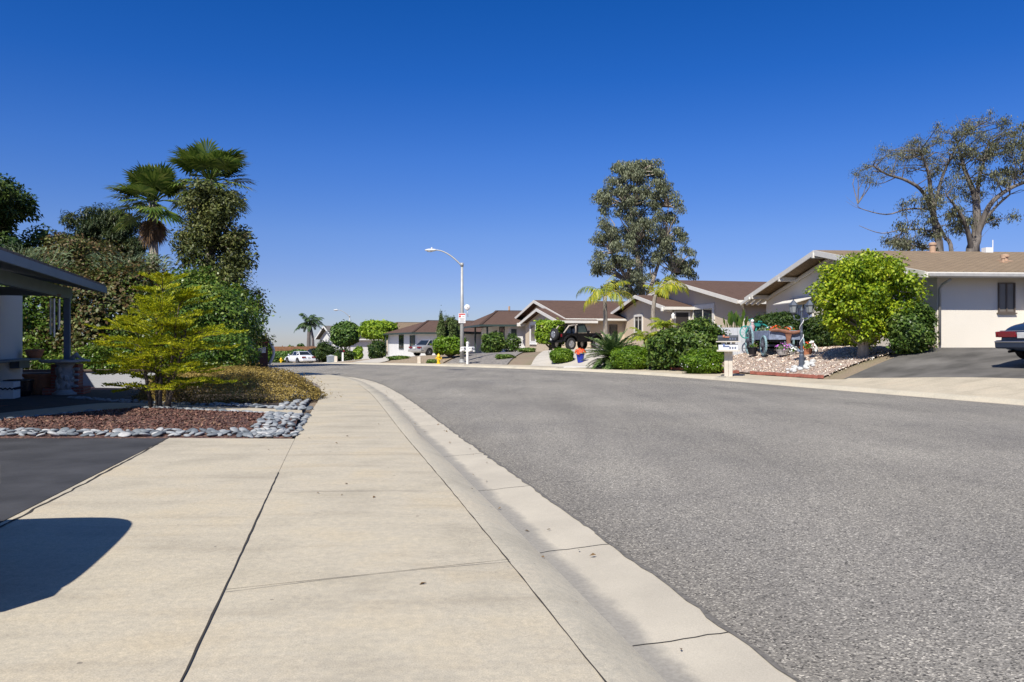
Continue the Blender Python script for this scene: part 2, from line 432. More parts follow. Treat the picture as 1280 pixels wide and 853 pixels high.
def mat_dirt():
    m, t, b = nt('dry_soil'); v = mapped(t); f = noise(t, v, .3, 8, .65); g = noise(t, v, 30, 4, .7)
    col = ramp(t, f, [(.3, (.17, .12, .08)), (.5, (.25, .19, .13)), (.7, (.18, .17, .09))])
    col = mixc(t, 1, col, ramp(t, g, [(.3, (.7, .7, .7)), (.7, (1.2, 1.2, 1.2))]), 'MULTIPLY')
    t.links.new(col, b.inputs['Base Color']); b.inputs['Roughness'].default_value = 1; bump(t, b, g, .5, .02); return m
MA = mat_asphalt()
MC = mat_concrete('sidewalk_concrete', (.475, .425, .33), (.50, .425, .30))
MCC = mat_concrete('curb_concrete', (.49, .445, .35), (.52, .455, .345), False)
MCF = mat_concrete('far_sidewalk_concrete', (.50, .44, .335), (.52, .44, .33), True, -.3)
MGU = mat_gutter()
MBK = plain('sealed_blacktop', (.042, .042, .045), .8, 0, .35, 1.6, .3, .4)
MOLD = plain('worn_blacktop', (.125, .117, .106), .85, 0, .45, .8, .4, .3)
MDARK = plain('dark_crack', (.035, .03, .025), .95)
MDIRT = mat_dirt()

# ground: one sheet to the horizon, carved under the road
xs = np.unique(np.r_[-3000, -1500, -700, -350, np.arange(-200, -60, 10), np.arange(-60, -20, 2), np.arange(-20, 24, .5), np.arange(24, 60, 2), np.arange(60, 201, 10), 350, 700, 1500, 3000])
ys = np.unique(np.r_[-800, -300, -120, -60, -30, np.arange(-16, 0, 2), np.arange(0, 56, .5), np.arange(56, 110, 1.5), np.arange(110, 200, 8), np.arange(200, 420, 20), 600, 1000, 2000, 4000])
GX, GY = np.meshgrid(xs, ys)
gs = sdist(SL, GX.ravel(), GY.ravel()).reshape(GX.shape); fs = sdist(FE, GX.ravel(), GY.ravel()).reshape(GX.shape)
carve = np.minimum(sstep(.15, 1.0, gs), sstep(.15, 1.0, 1.9 - fs))
GZ = H(GX, GY) - .05 - .32 * carve
V = np.stack([GX.ravel(), GY.ravel(), GZ.ravel()], 1); nx = len(xs); ny = len(ys)
I = np.arange(nx * ny).reshape(ny, nx)
F = np.stack([I[:-1, :-1].ravel(), I[:-1, 1:].ravel(), I[1:, 1:].ravel(), I[1:, :-1].ravel()], 1)
me = bpy.data.meshes.new('ground'); me.from_pydata(V.tolist(), [], F.tolist()); me.shade_smooth(); me.materials.append(MDIRT)
g_o = bpy.data.objects.new('ground', me); COL.objects.link(g_o); struct(g_o)

# road: asphalt between the two edges, out to the junction
ribbon('road', NE, FE, [-.075, -.03, .0, .0, -.03, -.075], MA, 14)
# near kerb: gutter pan, kerb slope
FLn = offset(NE, -.48); CTn = offset(NE, -.62); CBn = offset(NE, -.80)
CTn_y = NE[:, 1]
ribbon('gutter', FLn, NE, [-.105, -.075], MGU, 4)
low = sstep(10.0, 12.2, NE[:, 1])           # lowered in front of the driveway, full height beyond
CT = offset(NE, -.70 + .14 * low)
o = ribbon('kerb', CBn, FLn, [0, 0, -.105], MCC, 3)
for i in range(len(NE)):                      # reshape the middle row of the kerb: rolled near, upright further on
    v = o.data.vertices[i * 3 + 1]; v.co.x, v.co.y = CT[i]; v.co.z = Hs(*CT[i]) - .012 * (1 - low[i]) + .004
ribbon('sidewalk', SL, CBn, [0, .012, .012, 0], MC, 10)
# far side
GFa = offset(FE, .42); GFb = offset(FE, .60); GFc = offset(FE, 2.35)
ribbon('far_gutter', FE, GFa, [-.075, -.1], MCF, 3)
ribbon('far_kerb', GFa, GFb, [-.1, -.02, .004], MCC, 4)
ribbon('far_sidewalk', GFb, GFc, [.004, .008], MCF, 5)

# left driveway: concrete apron beside the walk, then sealed blacktop
apA = line((-1.9, -3.0), (-4.42, 10.3)); slq = SL[(SL[:, 1] > -3.0) & (SL[:, 1] < 10.3)]
ribbon('driveway_apron', apA, slq, [.002, .004], MC, 6)
ribbon('driveway', line((-9.5, -3.5), (-9.8, 10.35)), line((-1.93, -3.0), (-4.45, 10.33)), [-.012, -.006], MBK, 8)
# joints: thin dark lines pressed into the concrete
def crack(name, P, w, jit, z=.005, seed=1, mat=MDARK, ext=.014):
    rr = np.random.default_rng(seed); P = smooth_poly(P, .12); k = rr.normal(0, jit, len(P)); ww = w * (.6 + .8 * rr.random(len(P)))
    return ribbon(name, offset(P, k - ww / 2), offset(P, k + ww / 2), [z + ext, z + ext], mat, 2)
crack('sidewalk_joint', [(p[0], p[1]) for p in SL[(SL[:, 1] > -2) & (SL[:, 1] < 10.3)][::6]], .009, .0016, -.006, ext=.012)
crack('kerb_joint', [(p[0], p[1]) for p in CBn[(CBn[:, 1] > -2) & (CBn[:, 1] < 24)][::8]], .007, .002, -.008, ext=.012)
crack('driveway_joint', [(-3.0, 3.0), (-3.36, 5.0), (-4.0, 8.3), (-4.43, 10.32)], .02, .006, -.008, ext=.014)
for k, yy in enumerate((2.2, 4.2, 6.55, 8.4, 10.15, 12.2, 14.6, 17.0, 19.5, 22.0)):
    a = SL[np.argmin(abs(SL[:, 1] - yy))]; b_ = CBn[np.argmin(abs(CBn[:, 1] - yy - .15))]
    mid = (a + b_) / 2
    crack('sidewalk_joint', [a, mid, b_], .006, .0005, .003, 5 + k, MDARK if k % 2 else plain('joint_%d' % k, (.22, .18, .14)))
for k, yy in enumerate((3.6, 5.2, 7.3, 9.6, 12.5, 16)):
    i = np.argmin(abs(NE[:, 1] - yy)); m_ = MB(); r_ = random.Random(k); q0 = None
    for u_ in np.linspace(0, 1, 9):
        c_ = FLn[i] * (1 - u_) + NE[i] * u_ + np.array([0, r_.uniform(-.012, .012)]); z_ = Hs(*c_) - .105 + .03 * u_ + .003; q1 = ((c_[0], c_[1] - .004, z_), (c_[0], c_[1] + .004, z_))
        if q0: m_.quad(q0[0], q1[0], q1[1], q0[1])
        q0 = q1
    struct(m_.build('gutter_joint', MDARK))
    j = max(i - 1, 0); 
crack('road_edge', [(p[0], p[1]) for p in NE[(NE[:, 1] > -2) & (NE[:, 1] < 33)][::5]], .03, .009, -.086, 77, plain('ragged_asphalt_edge', (.13, .12, .105), .95, 0, .4, 30), .014)
# brown rust streak across the walk
MRUST = plain('rust_stain', (.34, .27, .19), .9, 0, .2, 5)

# right-hand blacktop driveway, and the concrete drives further up
ribbon('worn_driveway', line((10.25, 24.75), (14.6, 27.0)).tolist() + line((14.7, 27.02), (24, 27.9)).tolist(), line((12.55, 18.9), (26, 22), 48), [.0, .006], MOLD, 10)
ribbon('concrete_drive', line((10.35, 24.6), (12.55, 18.8)), line((9.55, 24.35), (11.75, 18.6)), [.012, .006], MCF, 4)
MDRV = mat_concrete('drive_concrete', (.52, .48, .41), (.54, .50, .43), False)
ribbon('concrete_drive', line((.9, 40.6), (3.2, 60)), line((4.2, 36.4), (7.6, 61)), [.012, .012], MDRV, 8)
ribbon('concrete_drive', line((-11.6, 55.5), (-9.2, 84)), line((-8.6, 51.7), (-4.4, 80)), [.012, .012], MDRV, 8)
ribbon('concrete_drive', line((-4.0, 45.6), (-1.0, 66)), line((-.4, 41.6), (2.0, 60)), [.006, .006], mat_gravel('grey_gravel', [(.2, .18, .16), (.32, .29, .26), (.42, .38, .33)], 14), 8)
ribbon('concrete_drive', line((-21.0, 85.5), (-14, 100)), line((-17.6, 71), (-9, 84)), [.012, .012], MDRV, 8)
MTAN = mat_gravel('tan_gravel', [(.33, .24, .15), (.45, .34, .22), (.52, .42, .29)], 12)
ribbon('gravel_bed', line((-8.4, 51.3), (-4.6, 78)), line((-4.2, 46.0), (-1.3, 66)), [.008, .008], MTAN, 8)
ribbon('gravel_bed', line((-16.4, 68), (-9.4, 85)), line((-11.7, 55.8), (-9.3, 83)), [.008, .008], MTAN, 8)
# ------------------------------------------------------------------ foliage tools
def leafmesh(name, C, Nn, size, asp, mat, parent=None, axis=None, seed=0, fold=.25, taper=.45):
    r = np.random.default_rng(seed); n = len(C)
    size = np.broadcast_to(size, (n,)) * (.7 + .6 * r.random(n))
    Nn = Nn / (np.linalg.norm(Nn, axis=1)[:, None] + 1e-9)
    A = r.normal(size=(n, 3)) if axis is None else axis + r.normal(size=(n, 3)) * .25
    T = A - Nn * (A * Nn).sum(1)[:, None]; T /= (np.linalg.norm(T, axis=1)[:, None] + 1e-9)
    B = np.cross(Nn, T)
    s = size[:, None]; w = s * asp * .5
    P = np.empty((n, 4, 3))
    P[:, 0] = C - T * s * .5
    P[:, 1] = C + B * w + Nn * w * fold - T * s * (.5 - taper)
    P[:, 2] = C + T * s * .5 - Nn * s * .12
    P[:, 3] = C - B * w + Nn * w * fold - T * s * (.5 - taper)
    return quadmesh(name, P, mat, parent)
def quadmesh(name, P, mat, parent=None):
    n = len(P)
    me = bpy.data.meshes.new(name)
    me.vertices.add(4 * n); me.vertices.foreach_set('co', P.astype(np.float32).ravel())
    me.loops.add(4 * n); me.loops.foreach_set('vertex_index', np.arange(4 * n, dtype=np.int32))
    me.polygons.add(n); me.polygons.foreach_set('loop_start', np.arange(0, 4 * n, 4, dtype=np.int32))
    me.update(calc_edges=True); me.validate()
    me.materials.append(mat)
    o = bpy.data.objects.new(name, me); COL.objects.link(o)
    if parent: o.parent = parent
    return o
def rdir(r, n):
    d = r.normal(size=(n, 3)); return d / np.linalg.norm(d, axis=1)[:, None]
def clump_points(clumps, n, seed, shell=.5, up=.35, flat=.8):
    """points in many small clumps, denser towards each clump's skin; returns positions and normals"""
    r = np.random.default_rng(seed); c = np.array([list(k[0]) for k in clumps]); rad = np.array([k[1] for k in clumps])
    p = rad ** 2 / (rad ** 2).sum(); idx = r.choice(len(c), n, p=p)
    d = rdir(r, n); q = (shell + (1 - shell) * r.random(n)) ; q = np.where(r.random(n) < .25, r.random(n), q)
    jit = 1 + .25 * np.sin(d[:, 0] * 5 + idx) * np.cos(d[:, 2] * 4 + idx * 2)
    off = d * (rad[idx] * q * jit)[:, None]; off[:, 2] *= flat
    nn = d * .7 + r.normal(size=(n, 3)) * .6; nn[:, 2] += up
    return c[idx] + off, nn
def limbs(mb, trunk, clumps, r0, n=5, bend=.25, seed=0):
    rr = random.Random(seed); T = [Vector(p) for p in trunk]
    for c, rad in clumps:
        c = Vector(c); zz = c.z
        best = min(T, key=lambda p: (p - c).length + (3 * max(0, p.z - c.z + .2)))
        mid = best.lerp(c, .5) + Vector((rr.uniform(-1, 1), rr.uniform(-1, 1), rr.uniform(.0, 1))) * bend * (c - best).length * .5
        q1 = best.lerp(mid, .6); q2 = mid.lerp(c, .5)
        mb.tube([best, q1, mid, q2, c], [r0, r0 * .75, r0 * .55, r0 * .4, r0 * .15], n, cap=False)
def tree(name, label, cat, loc, trunk, tr, clumps, n, size, asp, lm, bm_, group=None, droop=None, up=.35, limb_r=.06, flat=.8, shell=.5, seed=1, trunks=None, bend=.25):
    t = thing(name, label, cat, loc, 0, group)
    mb = MB()
    mb.tube(trunk, tr, 10)
    allp = list(trunk)
    for tp, rr_ in (trunks or []): mb.tube(tp, rr_, 8); allp += list(tp)
    limbs(mb, allp, clumps, limb_r, seed=seed, bend=bend)
    mb.build('trunk', bm_, t, smooth=True, fixn=False)
    C, Nn = clump_points(clumps, n, seed, shell, up, flat)
    ax = None
    if droop is not None: ax = np.tile(np.array(droop, float), (n, 1))
    leafmesh('crown', C, Nn, size, asp, lm, t, ax, seed)
    return t
def bush(name, label, loc, r, n, size, lm, asp=.55, exp=2.0, bump_=.12, group=None, cat='bush', zc=None, seed=1, stems=True, bottom=.0, up=.4, inner=.62, rz=0, freq=5.0, stem_top=.6, part='leaves'):
    """a shrub: leaves through the outer layer of a superellipsoid of half-sizes r, lifted by bottom"""
    t = thing(name, label, cat, loc, rz, group); rr = np.random.default_rng(seed)
    d = rdir(rr, n); e = exp
    k = (np.abs(d[:, 0]) ** e + np.abs(d[:, 1]) ** e + np.abs(d[:, 2]) ** e) ** (-1 / e)
    ph = rr.uniform(0, 6.28, 6)
    lump = 1 + bump_ * (np.sin(d[:, 0] * freq + ph[0]) * np.sin(d[:, 1] * freq + ph[1]) + np.sin(d[:, 2] * freq * 1.2 + ph[2] + d[:, 0] * 3) * .8 + .6 * np.sin(d[:, 1] * freq * 2.1 + ph[3]) * np.sin(d[:, 2] * freq * 2 + ph[4]))
    q = 1 - (1 - inner) * rr.random(n) ** 1.4
    q = np.where(rr.random(n) < (.12 if bump_ > .09 else .04), q * (1.02 + .2 * rr.random(n)), q)
    P = d * (k * q * lump)[:, None] * np.array(r)
    zc = r[2] if zc is None else zc
    P[:, 2] = P[:, 2] + zc + bottom
    keep = P[:, 2] > .02; P = P[keep]; d = d[keep]
    nn = d * .9 + rr.normal(size=d.shape) * .55; nn[:, 2] += up
    leafmesh(part, P, nn, size, asp, lm, t, None, seed)
    if stems:
        mb = MB(); q = random.Random(seed)
        for i in range(7):
            a = q.uniform(0, 6.28); k_ = q.uniform(.2, .65)
            top = (math.cos(a) * r[0] * k_, math.sin(a) * r[1] * k_, bottom + zc + r[2] * q.uniform(-.2, stem_top))
            mb.tube([(math.cos(a) * .05, math.sin(a) * .05, -.05), (top[0] * .4, top[1] * .4, top[2] * .5), top], [.035, .025, .008], 6, cap=False)
        mb.build('stems', MTWIG, t, smooth=True, fixn=False)
    return t
def cover(r, size, asp, k=4.0):
    a, b, c = r; A = 4 * math.pi * (((a * b) ** 1.6 + (a * c) ** 1.6 + (b * c) ** 1.6) / 3) ** (1 / 1.6)
    return int(A * k / (size * size * asp * .5))

G = lambda r, g, b: (r, g, b)
MTWIG = barkmat('twigs', (.05, .035, .022), (.12, .085, .055))
MBARK = barkmat('grey_brown_bark', (.06, .045, .035), (.16, .125, .095))
MBARKW = barkmat('pale_eucalyptus_bark', (.22, .17, .13), (.55, .48, .40), 4)
MPALM = barkmat('palm_trunk', (.16, .13, .10), (.36, .32, .27), 14)
LM_MID = leafmat('mid_green_leaves', [(.012, .035, .006), (.04, .085, .012), (.09, .14, .022), (.16, .20, .04)])
LM_DARK = leafmat('dark_green_leaves', [(.006, .018, .005), (.018, .042, .009), (.045, .075, .014), (.09, .11, .022)])
LM_BRIGHT = leafmat('bright_ficus_leaves', [(.03, .07, .005), (.10, .17, .008), (.25, .31, .014), (.44, .46, .035)], .35)
LM_LIME = leafmat('lime_hedge_leaves', [(.04, .09, .008), (.11, .19, .012), (.2, .28, .02), (.28, .34, .04)], .35)
LM_BOX = leafmat('boxwood_leaves', [(.02, .055, .004), (.055, .115, .006), (.11, .18, .01), (.17, .24, .02)])
LM_EUC = leafmat('grey_eucalyptus_leaves', [(.03, .038, .022), (.09, .105, .06), (.16, .175, .105), (.25, .265, .165)], .25)
LM_EUC2 = leafmat('olive_eucalyptus_leaves', [(.03, .036, .02), (.075, .082, .045), (.13, .135, .075), (.2, .2, .12)], .15)
LM_ARA = leafmat('yellow_green_fronds', [(.04, .07, .004), (.13, .165, .006), (.32, .33, .012), (.58, .47, .03)], .45, nscale=2.0)
LM_RUST = leafmat('russet_vine_leaves', [(.006, .012, .004), (.03, .042, .010), (.10, .06, .025), (.05, .085, .015), (.24, .20, .08)], .25, nscale=1.1)
LM_VINE = leafmat('glossy_vine_leaves', [(.012, .035, .006), (.04, .085, .012), (.10, .15, .022), (.22, .25, .05)], .3, .35)
LM_PEP = leafmat('dull_twiggy_leaves', [(.012, .014, .008), (.03, .04, .012), (.065, .08, .018), (.11, .115, .03), (.10, .07, .04)], .2)
LM_PINE = leafmat('pine_needles', [(.008, .018, .008), (.02, .036, .014), (.045, .06, .022), (.085, .09, .035)], .15)
LM_BAMB = leafmat('grey_green_blades', [(.04, .065, .03), (.09, .125, .06), (.15, .19, .10), (.24, .27, .16)], .3)
LM_GC = leafmat('olive_ground_cover', [(.06, .038, .016), (.15, .108, .028), (.26, .19, .05), (.36, .275, .085)], .25, nscale=1.6)
LM_HIB = leafmat('hibiscus_leaves', [(.012, .03, .006), (.035, .07, .012), (.08, .125, .02), (.2, .235, .06)], .25, .4)
LM_SAGO = leafmat('sago_fronds', [(.012, .03, .010), (.04, .075, .02), (.11, .16, .05), (.22, .26, .10)], .15, .4)
LM_KING = leafmat('yellowing_palm_fronds', [(.05, .085, .008), (.14, .18, .012), (.30, .29, .02), (.5, .42, .05)], .35, nscale=.8)
LM_FAN = leafmat('fan_palm_blades', [(.015, .035, .008), (.04, .075, .012), (.10, .14, .025), (.22, .23, .06)], .25, nscale=.7)
LM_QUEEN = leafmat('queen_palm_fronds', [(.012, .03, .012), (.03, .06, .022), (.06, .1, .035), (.11, .15, .05)], .2)
LM_DEAD = leafmat('dead_fronds', [(.05, .03, .015), (.10, .06, .03), (.17, .105, .055)], .15)
LM_FAR = leafmat('far_green_leaves', [(.018, .045, .010), (.04, .085, .016), (.08, .135, .025), (.13, .185, .035)], .2, nscale=.6)
LM_CYP = leafmat('cypress_sprays', [(.02, .04, .012), (.05, .08, .022), (.095, .13, .04), (.15, .18, .06)], .15)

# --- palms
def frond(P, base, az, el0, L, droop, nl, ll, wid, r, hang=.5, tw=0, stiff=False):
    """append leaflet quads of one feather frond to list P; returns the rachis points"""
    pts = []; p = np.array(base, float); el = el0; ds = L / 14; a = az
    for i in range(15):
        pts.append(p.copy()); p = p + ds * np.array([math.cos(el) * math.cos(a), math.cos(el) * math.sin(a), math.sin(el)])
        el -= droop / 14 * (.4 + 1.2 * i / 14)
    pts = np.array(pts); tt = np.linspace(.12, 1, nl) * 13.99
    for t in tt:
        i = int(t); f = t - i; q = pts[i] * (1 - f) + pts[min(i + 1, 14)] * f
        tg = pts[min(i + 1, 14)] - pts[max(i - 1, 0)]; tg /= np.linalg.norm(tg)
        side = np.cross(tg, (0, 0, 1.)); side /= (np.linalg.norm(side) + 1e-6); up = np.cross(side, tg)
        u = t / 14; l = ll * (.35 + .65 * math.sin(math.pi * min(1, .18 + u * .80)))
        for sg in (-1, 1):
            d = side * sg * .85 + tg * (.55 + .25 * u) + up * (.25 if stiff else -.05) + np.array([0, 0, -hang]) * r.uniform(.5, 1.3) + r.normal(size=3) * .08
            d /= np.linalg.norm(d); wv = np.cross(d, up); wv /= (np.linalg.norm(wv) + 1e-6)
            w = wid * (.7 + .5 * r.random())
            tip = q + d * l; mid = q + d * l * .45 + np.array([0, 0, .03 * l])
            if not stiff: tip = tip + np.array([0, 0, -.22 * l * hang])
            P.append([q, mid + wv * w / 2, tip, mid - wv * w / 2])
    return pts
def feather_palm(name, label, loc, h, trunk_r, fr, lm, group=None, lean=(0, 0), seed=0, cat='palm tree', bark=None, crownshaft=None, curve=0):
    """fr: list of (azimuth, start elevation, length, droop, n leaflets, leaflet length, leaflet width, hang)"""
    r = np.random.default_rng(seed); t = thing(name, label, cat, loc, 0, group); mb = MB()
    pts = []; rad = []
    for i in range(11):
        u = i / 10; pts.append((lean[0] * u + curve * math.sin(u * math.pi) * .5, lean[1] * u, h * u)); rad.append(trunk_r * (1.25 - .45 * u + .25 * math.exp(-u * 9)) * (1 + .04 * (i % 2)))
    mb.tube(pts, rad, 12); mb.build('trunk', bark or MPALM, t, smooth=True, fixn=False)
    P = []; rb = MB(); top = np.array(pts[-1])
    for (az, el, L, dr, nl, ll, w, hg) in fr:
        q = frond(P, top, az, el, L, dr, nl, ll, w, r, hg)
        rb.tube([tuple(x) for x in q[::2]], [.022 * L / 2 * (1 - .1 * k) for k in range(8)], 5, cap=False)
    quadmesh('crown', np.array(P), lm, t)
    rb.build('frond_stems', crownshaft or lm, t, smooth=True, fixn=False)
    return t
def fan_palm(name, label, loc, h, tr, n, L, blade, seed, skirt=True):
    r = np.random.default_rng(seed); t = thing(name, label, 'palm tree', loc); mb = MB()
    mb.tube([(0, 0, 0), (.05, 0, h * .5), (.0, 0, h)], [tr * 1.2, tr, tr * .85], 12); mb.build('trunk', MPALM, t, smooth=True, fixn=False)
    def fans(count, el_lo, el_hi, droopy, nm, mat, zoff, L=L, blade=blade):
        P = []; st = MB()
        for i in range(count):
            az = i * 2.39996 + r.uniform(-.2, .2); el = r.uniform(el_lo, el_hi) if (i % 3 or droopy) else r.uniform(.5, el_hi)
            d = np.array([math.cos(el) * math.cos(az), math.cos(el) * math.sin(az), math.sin(el)])
            base = np.array([0, 0, h + zoff + r.uniform(-.15, .1)]); l = L * r.uniform(.8, 1.1)
            c = base + d * l + np.array([0, 0, -.12 * l]); st.tube([tuple(base), tuple(base + d * l * .5 + (0, 0, .03)), tuple(c)], [.035, .025, .018], 5, cap=False)
            d2 = d + np.array([0, 0, -.12 if not droopy else -.9]); d2 /= np.linalg.norm(d2)
            side = np.cross(d2, (0, 0, 1.)); side /= np.linalg.norm(side); upv = np.cross(side, d2)
            nb = 23; B = blade * r.uniform(.85, 1.1)
            for k in range(nb):
                a = (k / (nb - 1) - .5) * 4.3
                e = d2 * math.cos(a) + side * math.sin(a) + upv * (.12 * abs(math.sin(a)) - .05)
                e /= np.linalg.norm(e); ln = B * (.72 + .28 * math.cos(a * .7)) * r.uniform(.9, 1.05)
                w = np.cross(e, upv); w /= np.linalg.norm(w)
                wid = B * .052
                m1 = c + e * ln * .62; tip = c + e * ln + np.array([0, 0, -(.15 if not droopy else .3) * ln * r.uniform(.6, 1.5)])
                P.append([c, m1 + w * wid, tip, m1 - w * wid])
        quadmesh(nm, np.array(P), mat, t); st.build(nm + '_stems' if nm != 'crown' else 'frond_stems', mat, t, smooth=True, fixn=False)
    fans(n, -.6, 1.4, False, 'crown', LM_FAN, 0)
    if skirt: fans(int(n * .6), -1.45, -1.0, True, 'dead_skirt', LM_DEAD, -.35, L * .62, blade * .62)
    return t
# ================================================================== LEFT SIDE
MSTUC_L = stucco('grey_stucco', (.72, .69, .65), .3)
MSLATE = plain('slate_blue_trim', (.11, .15, .20), .55, 0, .1, 3)
MSHUT = plain('shutter_paint', (.06, .085, .12), .5, 0, .1, 3)
MBRICK = brickmat('red_brick', (.36, .09, .055), (.28, .07, .045), (.24, .18, .15))
MTERRA = plain('terracotta', (.42, .17, .085), .8, 0, .15, 9, .2)
MWALLW = stucco('shade_toned_white_wall', (.42, .43, .45), .3)  # white wall, base colour greyed down to stand in for shade on it
MSTONE = plain('carved_grey_stone', (.40, .385, .365), .9, 0, .25, 9, .5)
MWHITE = plain('white_paint', (.78, .77, .74), .5, 0, .05, 4)
MBLACKPOT = plain('black_glaze', (.012, .012, .016), .25)
MSH_BR = shingle('brown_shingles', (.135, .083, .062), (.09, .056, .044), (.18, .115, .088))
MSH_TAN = shingle('tan_shingles', (.27, .20, .13), (.19, .138, .09), (.33, .25, .165))
MSH_GREY = shingle('grey_shingles', (.16, .145, .135), (.125, .115, .108), (.2, .185, .17))
MGLASS = glassmat('window_glass')
MGLASSC = glassmat('curtained_glass', (.16, .14, .12), .2, .5)
MSTEEL = plain('brushed_steel', (.55, .55, .56), .35, .9, .06)
MGALV = plain('galvanised_pole', (.40, .40, .385), .55, .25, .12, 3)

# paved yard: path, mulch beds, brick patio (sheets over the ground)
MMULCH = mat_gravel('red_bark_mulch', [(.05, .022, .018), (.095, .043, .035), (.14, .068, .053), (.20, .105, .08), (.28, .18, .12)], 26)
MBED = plain('bed_soil', (.08, .06, .045), .95, 0, .3, 5, .4)
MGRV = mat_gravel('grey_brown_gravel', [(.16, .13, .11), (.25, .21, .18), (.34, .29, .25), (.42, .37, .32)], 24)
pa = [(-9.0, 10.36), (-8.05, 11.6), (-7.5, 13.4), (-6.9, 14.9), (-5.2, 14.2), (-3.52, 13.42)]
PN = smooth_poly(pa, .3); PF = smooth_poly([(-10.1, 10.36), (-9.1, 12.4), (-8.6, 14.4), (-8.0, 16.0), (-5.6, 15.15), (-3.75, 14.28)], .3)
def bed(name, poly, z, mat, n=40):
    """flat-ish bed: fan-free grid inside a left/right pair of polylines"""
ribbon('garden_path', PF, PN, [.015, .015], MC, 4)
ribbon('mulch_bed', line((-9.0, 10.38), (-2.85, 10.36), 60), np.vstack([PN[:1], PN[2:]])[:], [-.01, .05, .09, .07, .0], MMULCH, 14)['label'] = ''
ribbon('planting_bed', PF[-34:], line((-12.5, 19.6), (-5.3, 21.8), 40), [0, .02, .03, .02], MBED, 8)
slf = SL[(SL[:, 1] > 19) & (SL[:, 1] < 31)]
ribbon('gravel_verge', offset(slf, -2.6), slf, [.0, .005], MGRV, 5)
ribbon('brick_patio', line((-16, 12), (-16, 22.3), 30), line((-9.6, 12.5), (-9.7, 20.8), 30), [.02, .02], brickmat('patio_brick', (.42, .15, .09), (.34, .11, .075), (.28, .21, .17), .2, .1), 5)
def drop_label(o):
    if 'label' in o: del o['label']
for o in list(bpy.data.objects):
    if o.get('kind') == 'structure': drop_label(o)
# loose bark chips on the mulch
n = 13000; r = np.random.default_rng(3)
cx = r.uniform(-9, -2.9, n); cy = r.uniform(10.6, 15.4, n)
ok = (sdist(np.array([(p[0], p[1]) for p in PN]), cx, cy) > .35) & (sdist(SL, cx, cy) < -.55) & (cy > 10.8) & (cx > -8.4)
cx = cx[ok]; cy = cy[ok]
from mathutils.bvhtree import BVHTree
mul = [o for o in COL.objects if o.name.startswith('mulch_bed')][0]
bv = BVHTree.FromPolygons([v.co for v in mul.data.vertices], [p.vertices for p in mul.data.polygons])
cz = []
for x, y in zip(cx, cy):
    h = bv.ray_cast(Vector((x, y, 3)), Vector((0, 0, -1))); cz.append(h[0].z if h[0] else np.nan)
cz = np.array(cz); ok = ~np.isnan(cz); C = np.stack([cx[ok], cy[ok], cz[ok] + .014], 1)
nn = r.normal(size=C.shape) * .5; nn[:, 2] += 1
LM_CHIP = leafmat('bark_chips', [(.035, .016, .013), (.075, .034, .027), (.12, .06, .045), (.24, .16, .095)], 0, .9, 3)
tag(leafmesh('bark_mulch', C, nn, .05, .45, LM_CHIP, None, None, 4), 'red brown bark mulch spread under the yellow green tree', 'mulch', None, 'stuff')

# river pebbles: individuals (the largest in the picture), the rest one heap
MPEB = []
for k, c in enumerate([(.15, .17, .185), (.255, .27, .28), (.40, .40, .39), (.10, .115, .13)]):
    MPEB.append(plain('grey_pebble_%d' % k if False else 'grey_pebble', c, .7, 0, .2, 8))
pm = []
for k in range(6):
    mb = MB(); mb.ell((0, 0, 0), (.5, .38, .15), 12, 8, .07, k)
    me_o = mb.build('pebble', MPEB[k % 4], smooth=True); pm.append(me_o.data); bpy.data.objects.remove(me_o)
spots = []
rp = random.Random(5)
def pebble_band(poly, w, step, sz, rows):
    Q = smooth_poly(poly, step)
    for i, q in enumerate(Q):
        for k in range(rows):
            off = (k + .5) / rows * w + rp.uniform(-.03, .03)
            T = Q[min(i + 1, len(Q) - 1)] - Q[max(i - 1, 0)]; T = T / np.linalg.norm(T)
            p = q + np.array([T[1], -T[0]]) * off + T * rp.uniform(-.05, .05)
            spots.append((p[0], p[1], sz * rp.uniform(.75, 1.45)))
# front border, along the blacktop and the apron; corner beside the walk; both sides of the path; round the mound
pebble_band([(-3.05, 10.46), (-9.1, 10.50)], .42, .12, .128, 4)
pebble_band([(-3.36, 13.3), (-3.08, 11.9), (-2.80, 10.5)], .66, .105, .108, 6)
pebble_band([(-7.3, 13.75), (-7.85, 12.3), (-8.7, 10.9)][::-1], .32, .16, .14, 2)
pebble_band([(-6.8, 14.75), (-5.2, 14.08), (-3.6, 13.35)], .28, .14, .125, 2)
pebble_band([(-3.85, 14.4), (-5.6, 15.28), (-7.9, 16.2), (-9.6, 17.2)], .34, .15, .135, 2)
pebble_band([(-4.72, 19.3), (-4.10, 16.2), (-3.72, 14.4)], .55, .14, .125, 3)
def sz_(s): return s[2] / s[1]
spots.sort(key=sz_, reverse=True)
def groundz(x, y):
    h = bv.ray_cast(Vector((x, y, 3)), Vector((0, 0, -1))); return h[0].z if h[0] else Hs(x, y) + .0
rest = MB()
for i, (x, y, s) in enumerate(spots):
    z = groundz(x, y) + s * .13; rot = (rp.uniform(-.35, .35), rp.uniform(-.35, .35), rp.uniform(0, 6.28))
    if i < 300:
        o = bpy.data.objects.new('pebble', pm[i % 6]); COL.objects.link(o); o.location = (x, y, z); o.rotation_euler = rot
        o.scale = (s, s * rp.uniform(.85, 1.15), s)
        tag(o, 'smooth grey river pebble in the border around the mulch bed', 'pebble', 'river pebbles edging the garden beds')
    else:
        m_ = Euler(rot).to_matrix(); t_ = MB(); t_.ell((0, 0, 0), (.5 * s, .36 * s, .2 * s), 8, 6, .05, i)
        rest.add([Vector((x, y, z)) + m_ @ Vector(v) for v in t_.v], t_.f)
tag(rest.build('pebble_heap', MPEB[1], smooth=True), 'smaller grey river pebbles massed along the path and mound', 'pebbles', None, 'stuff')

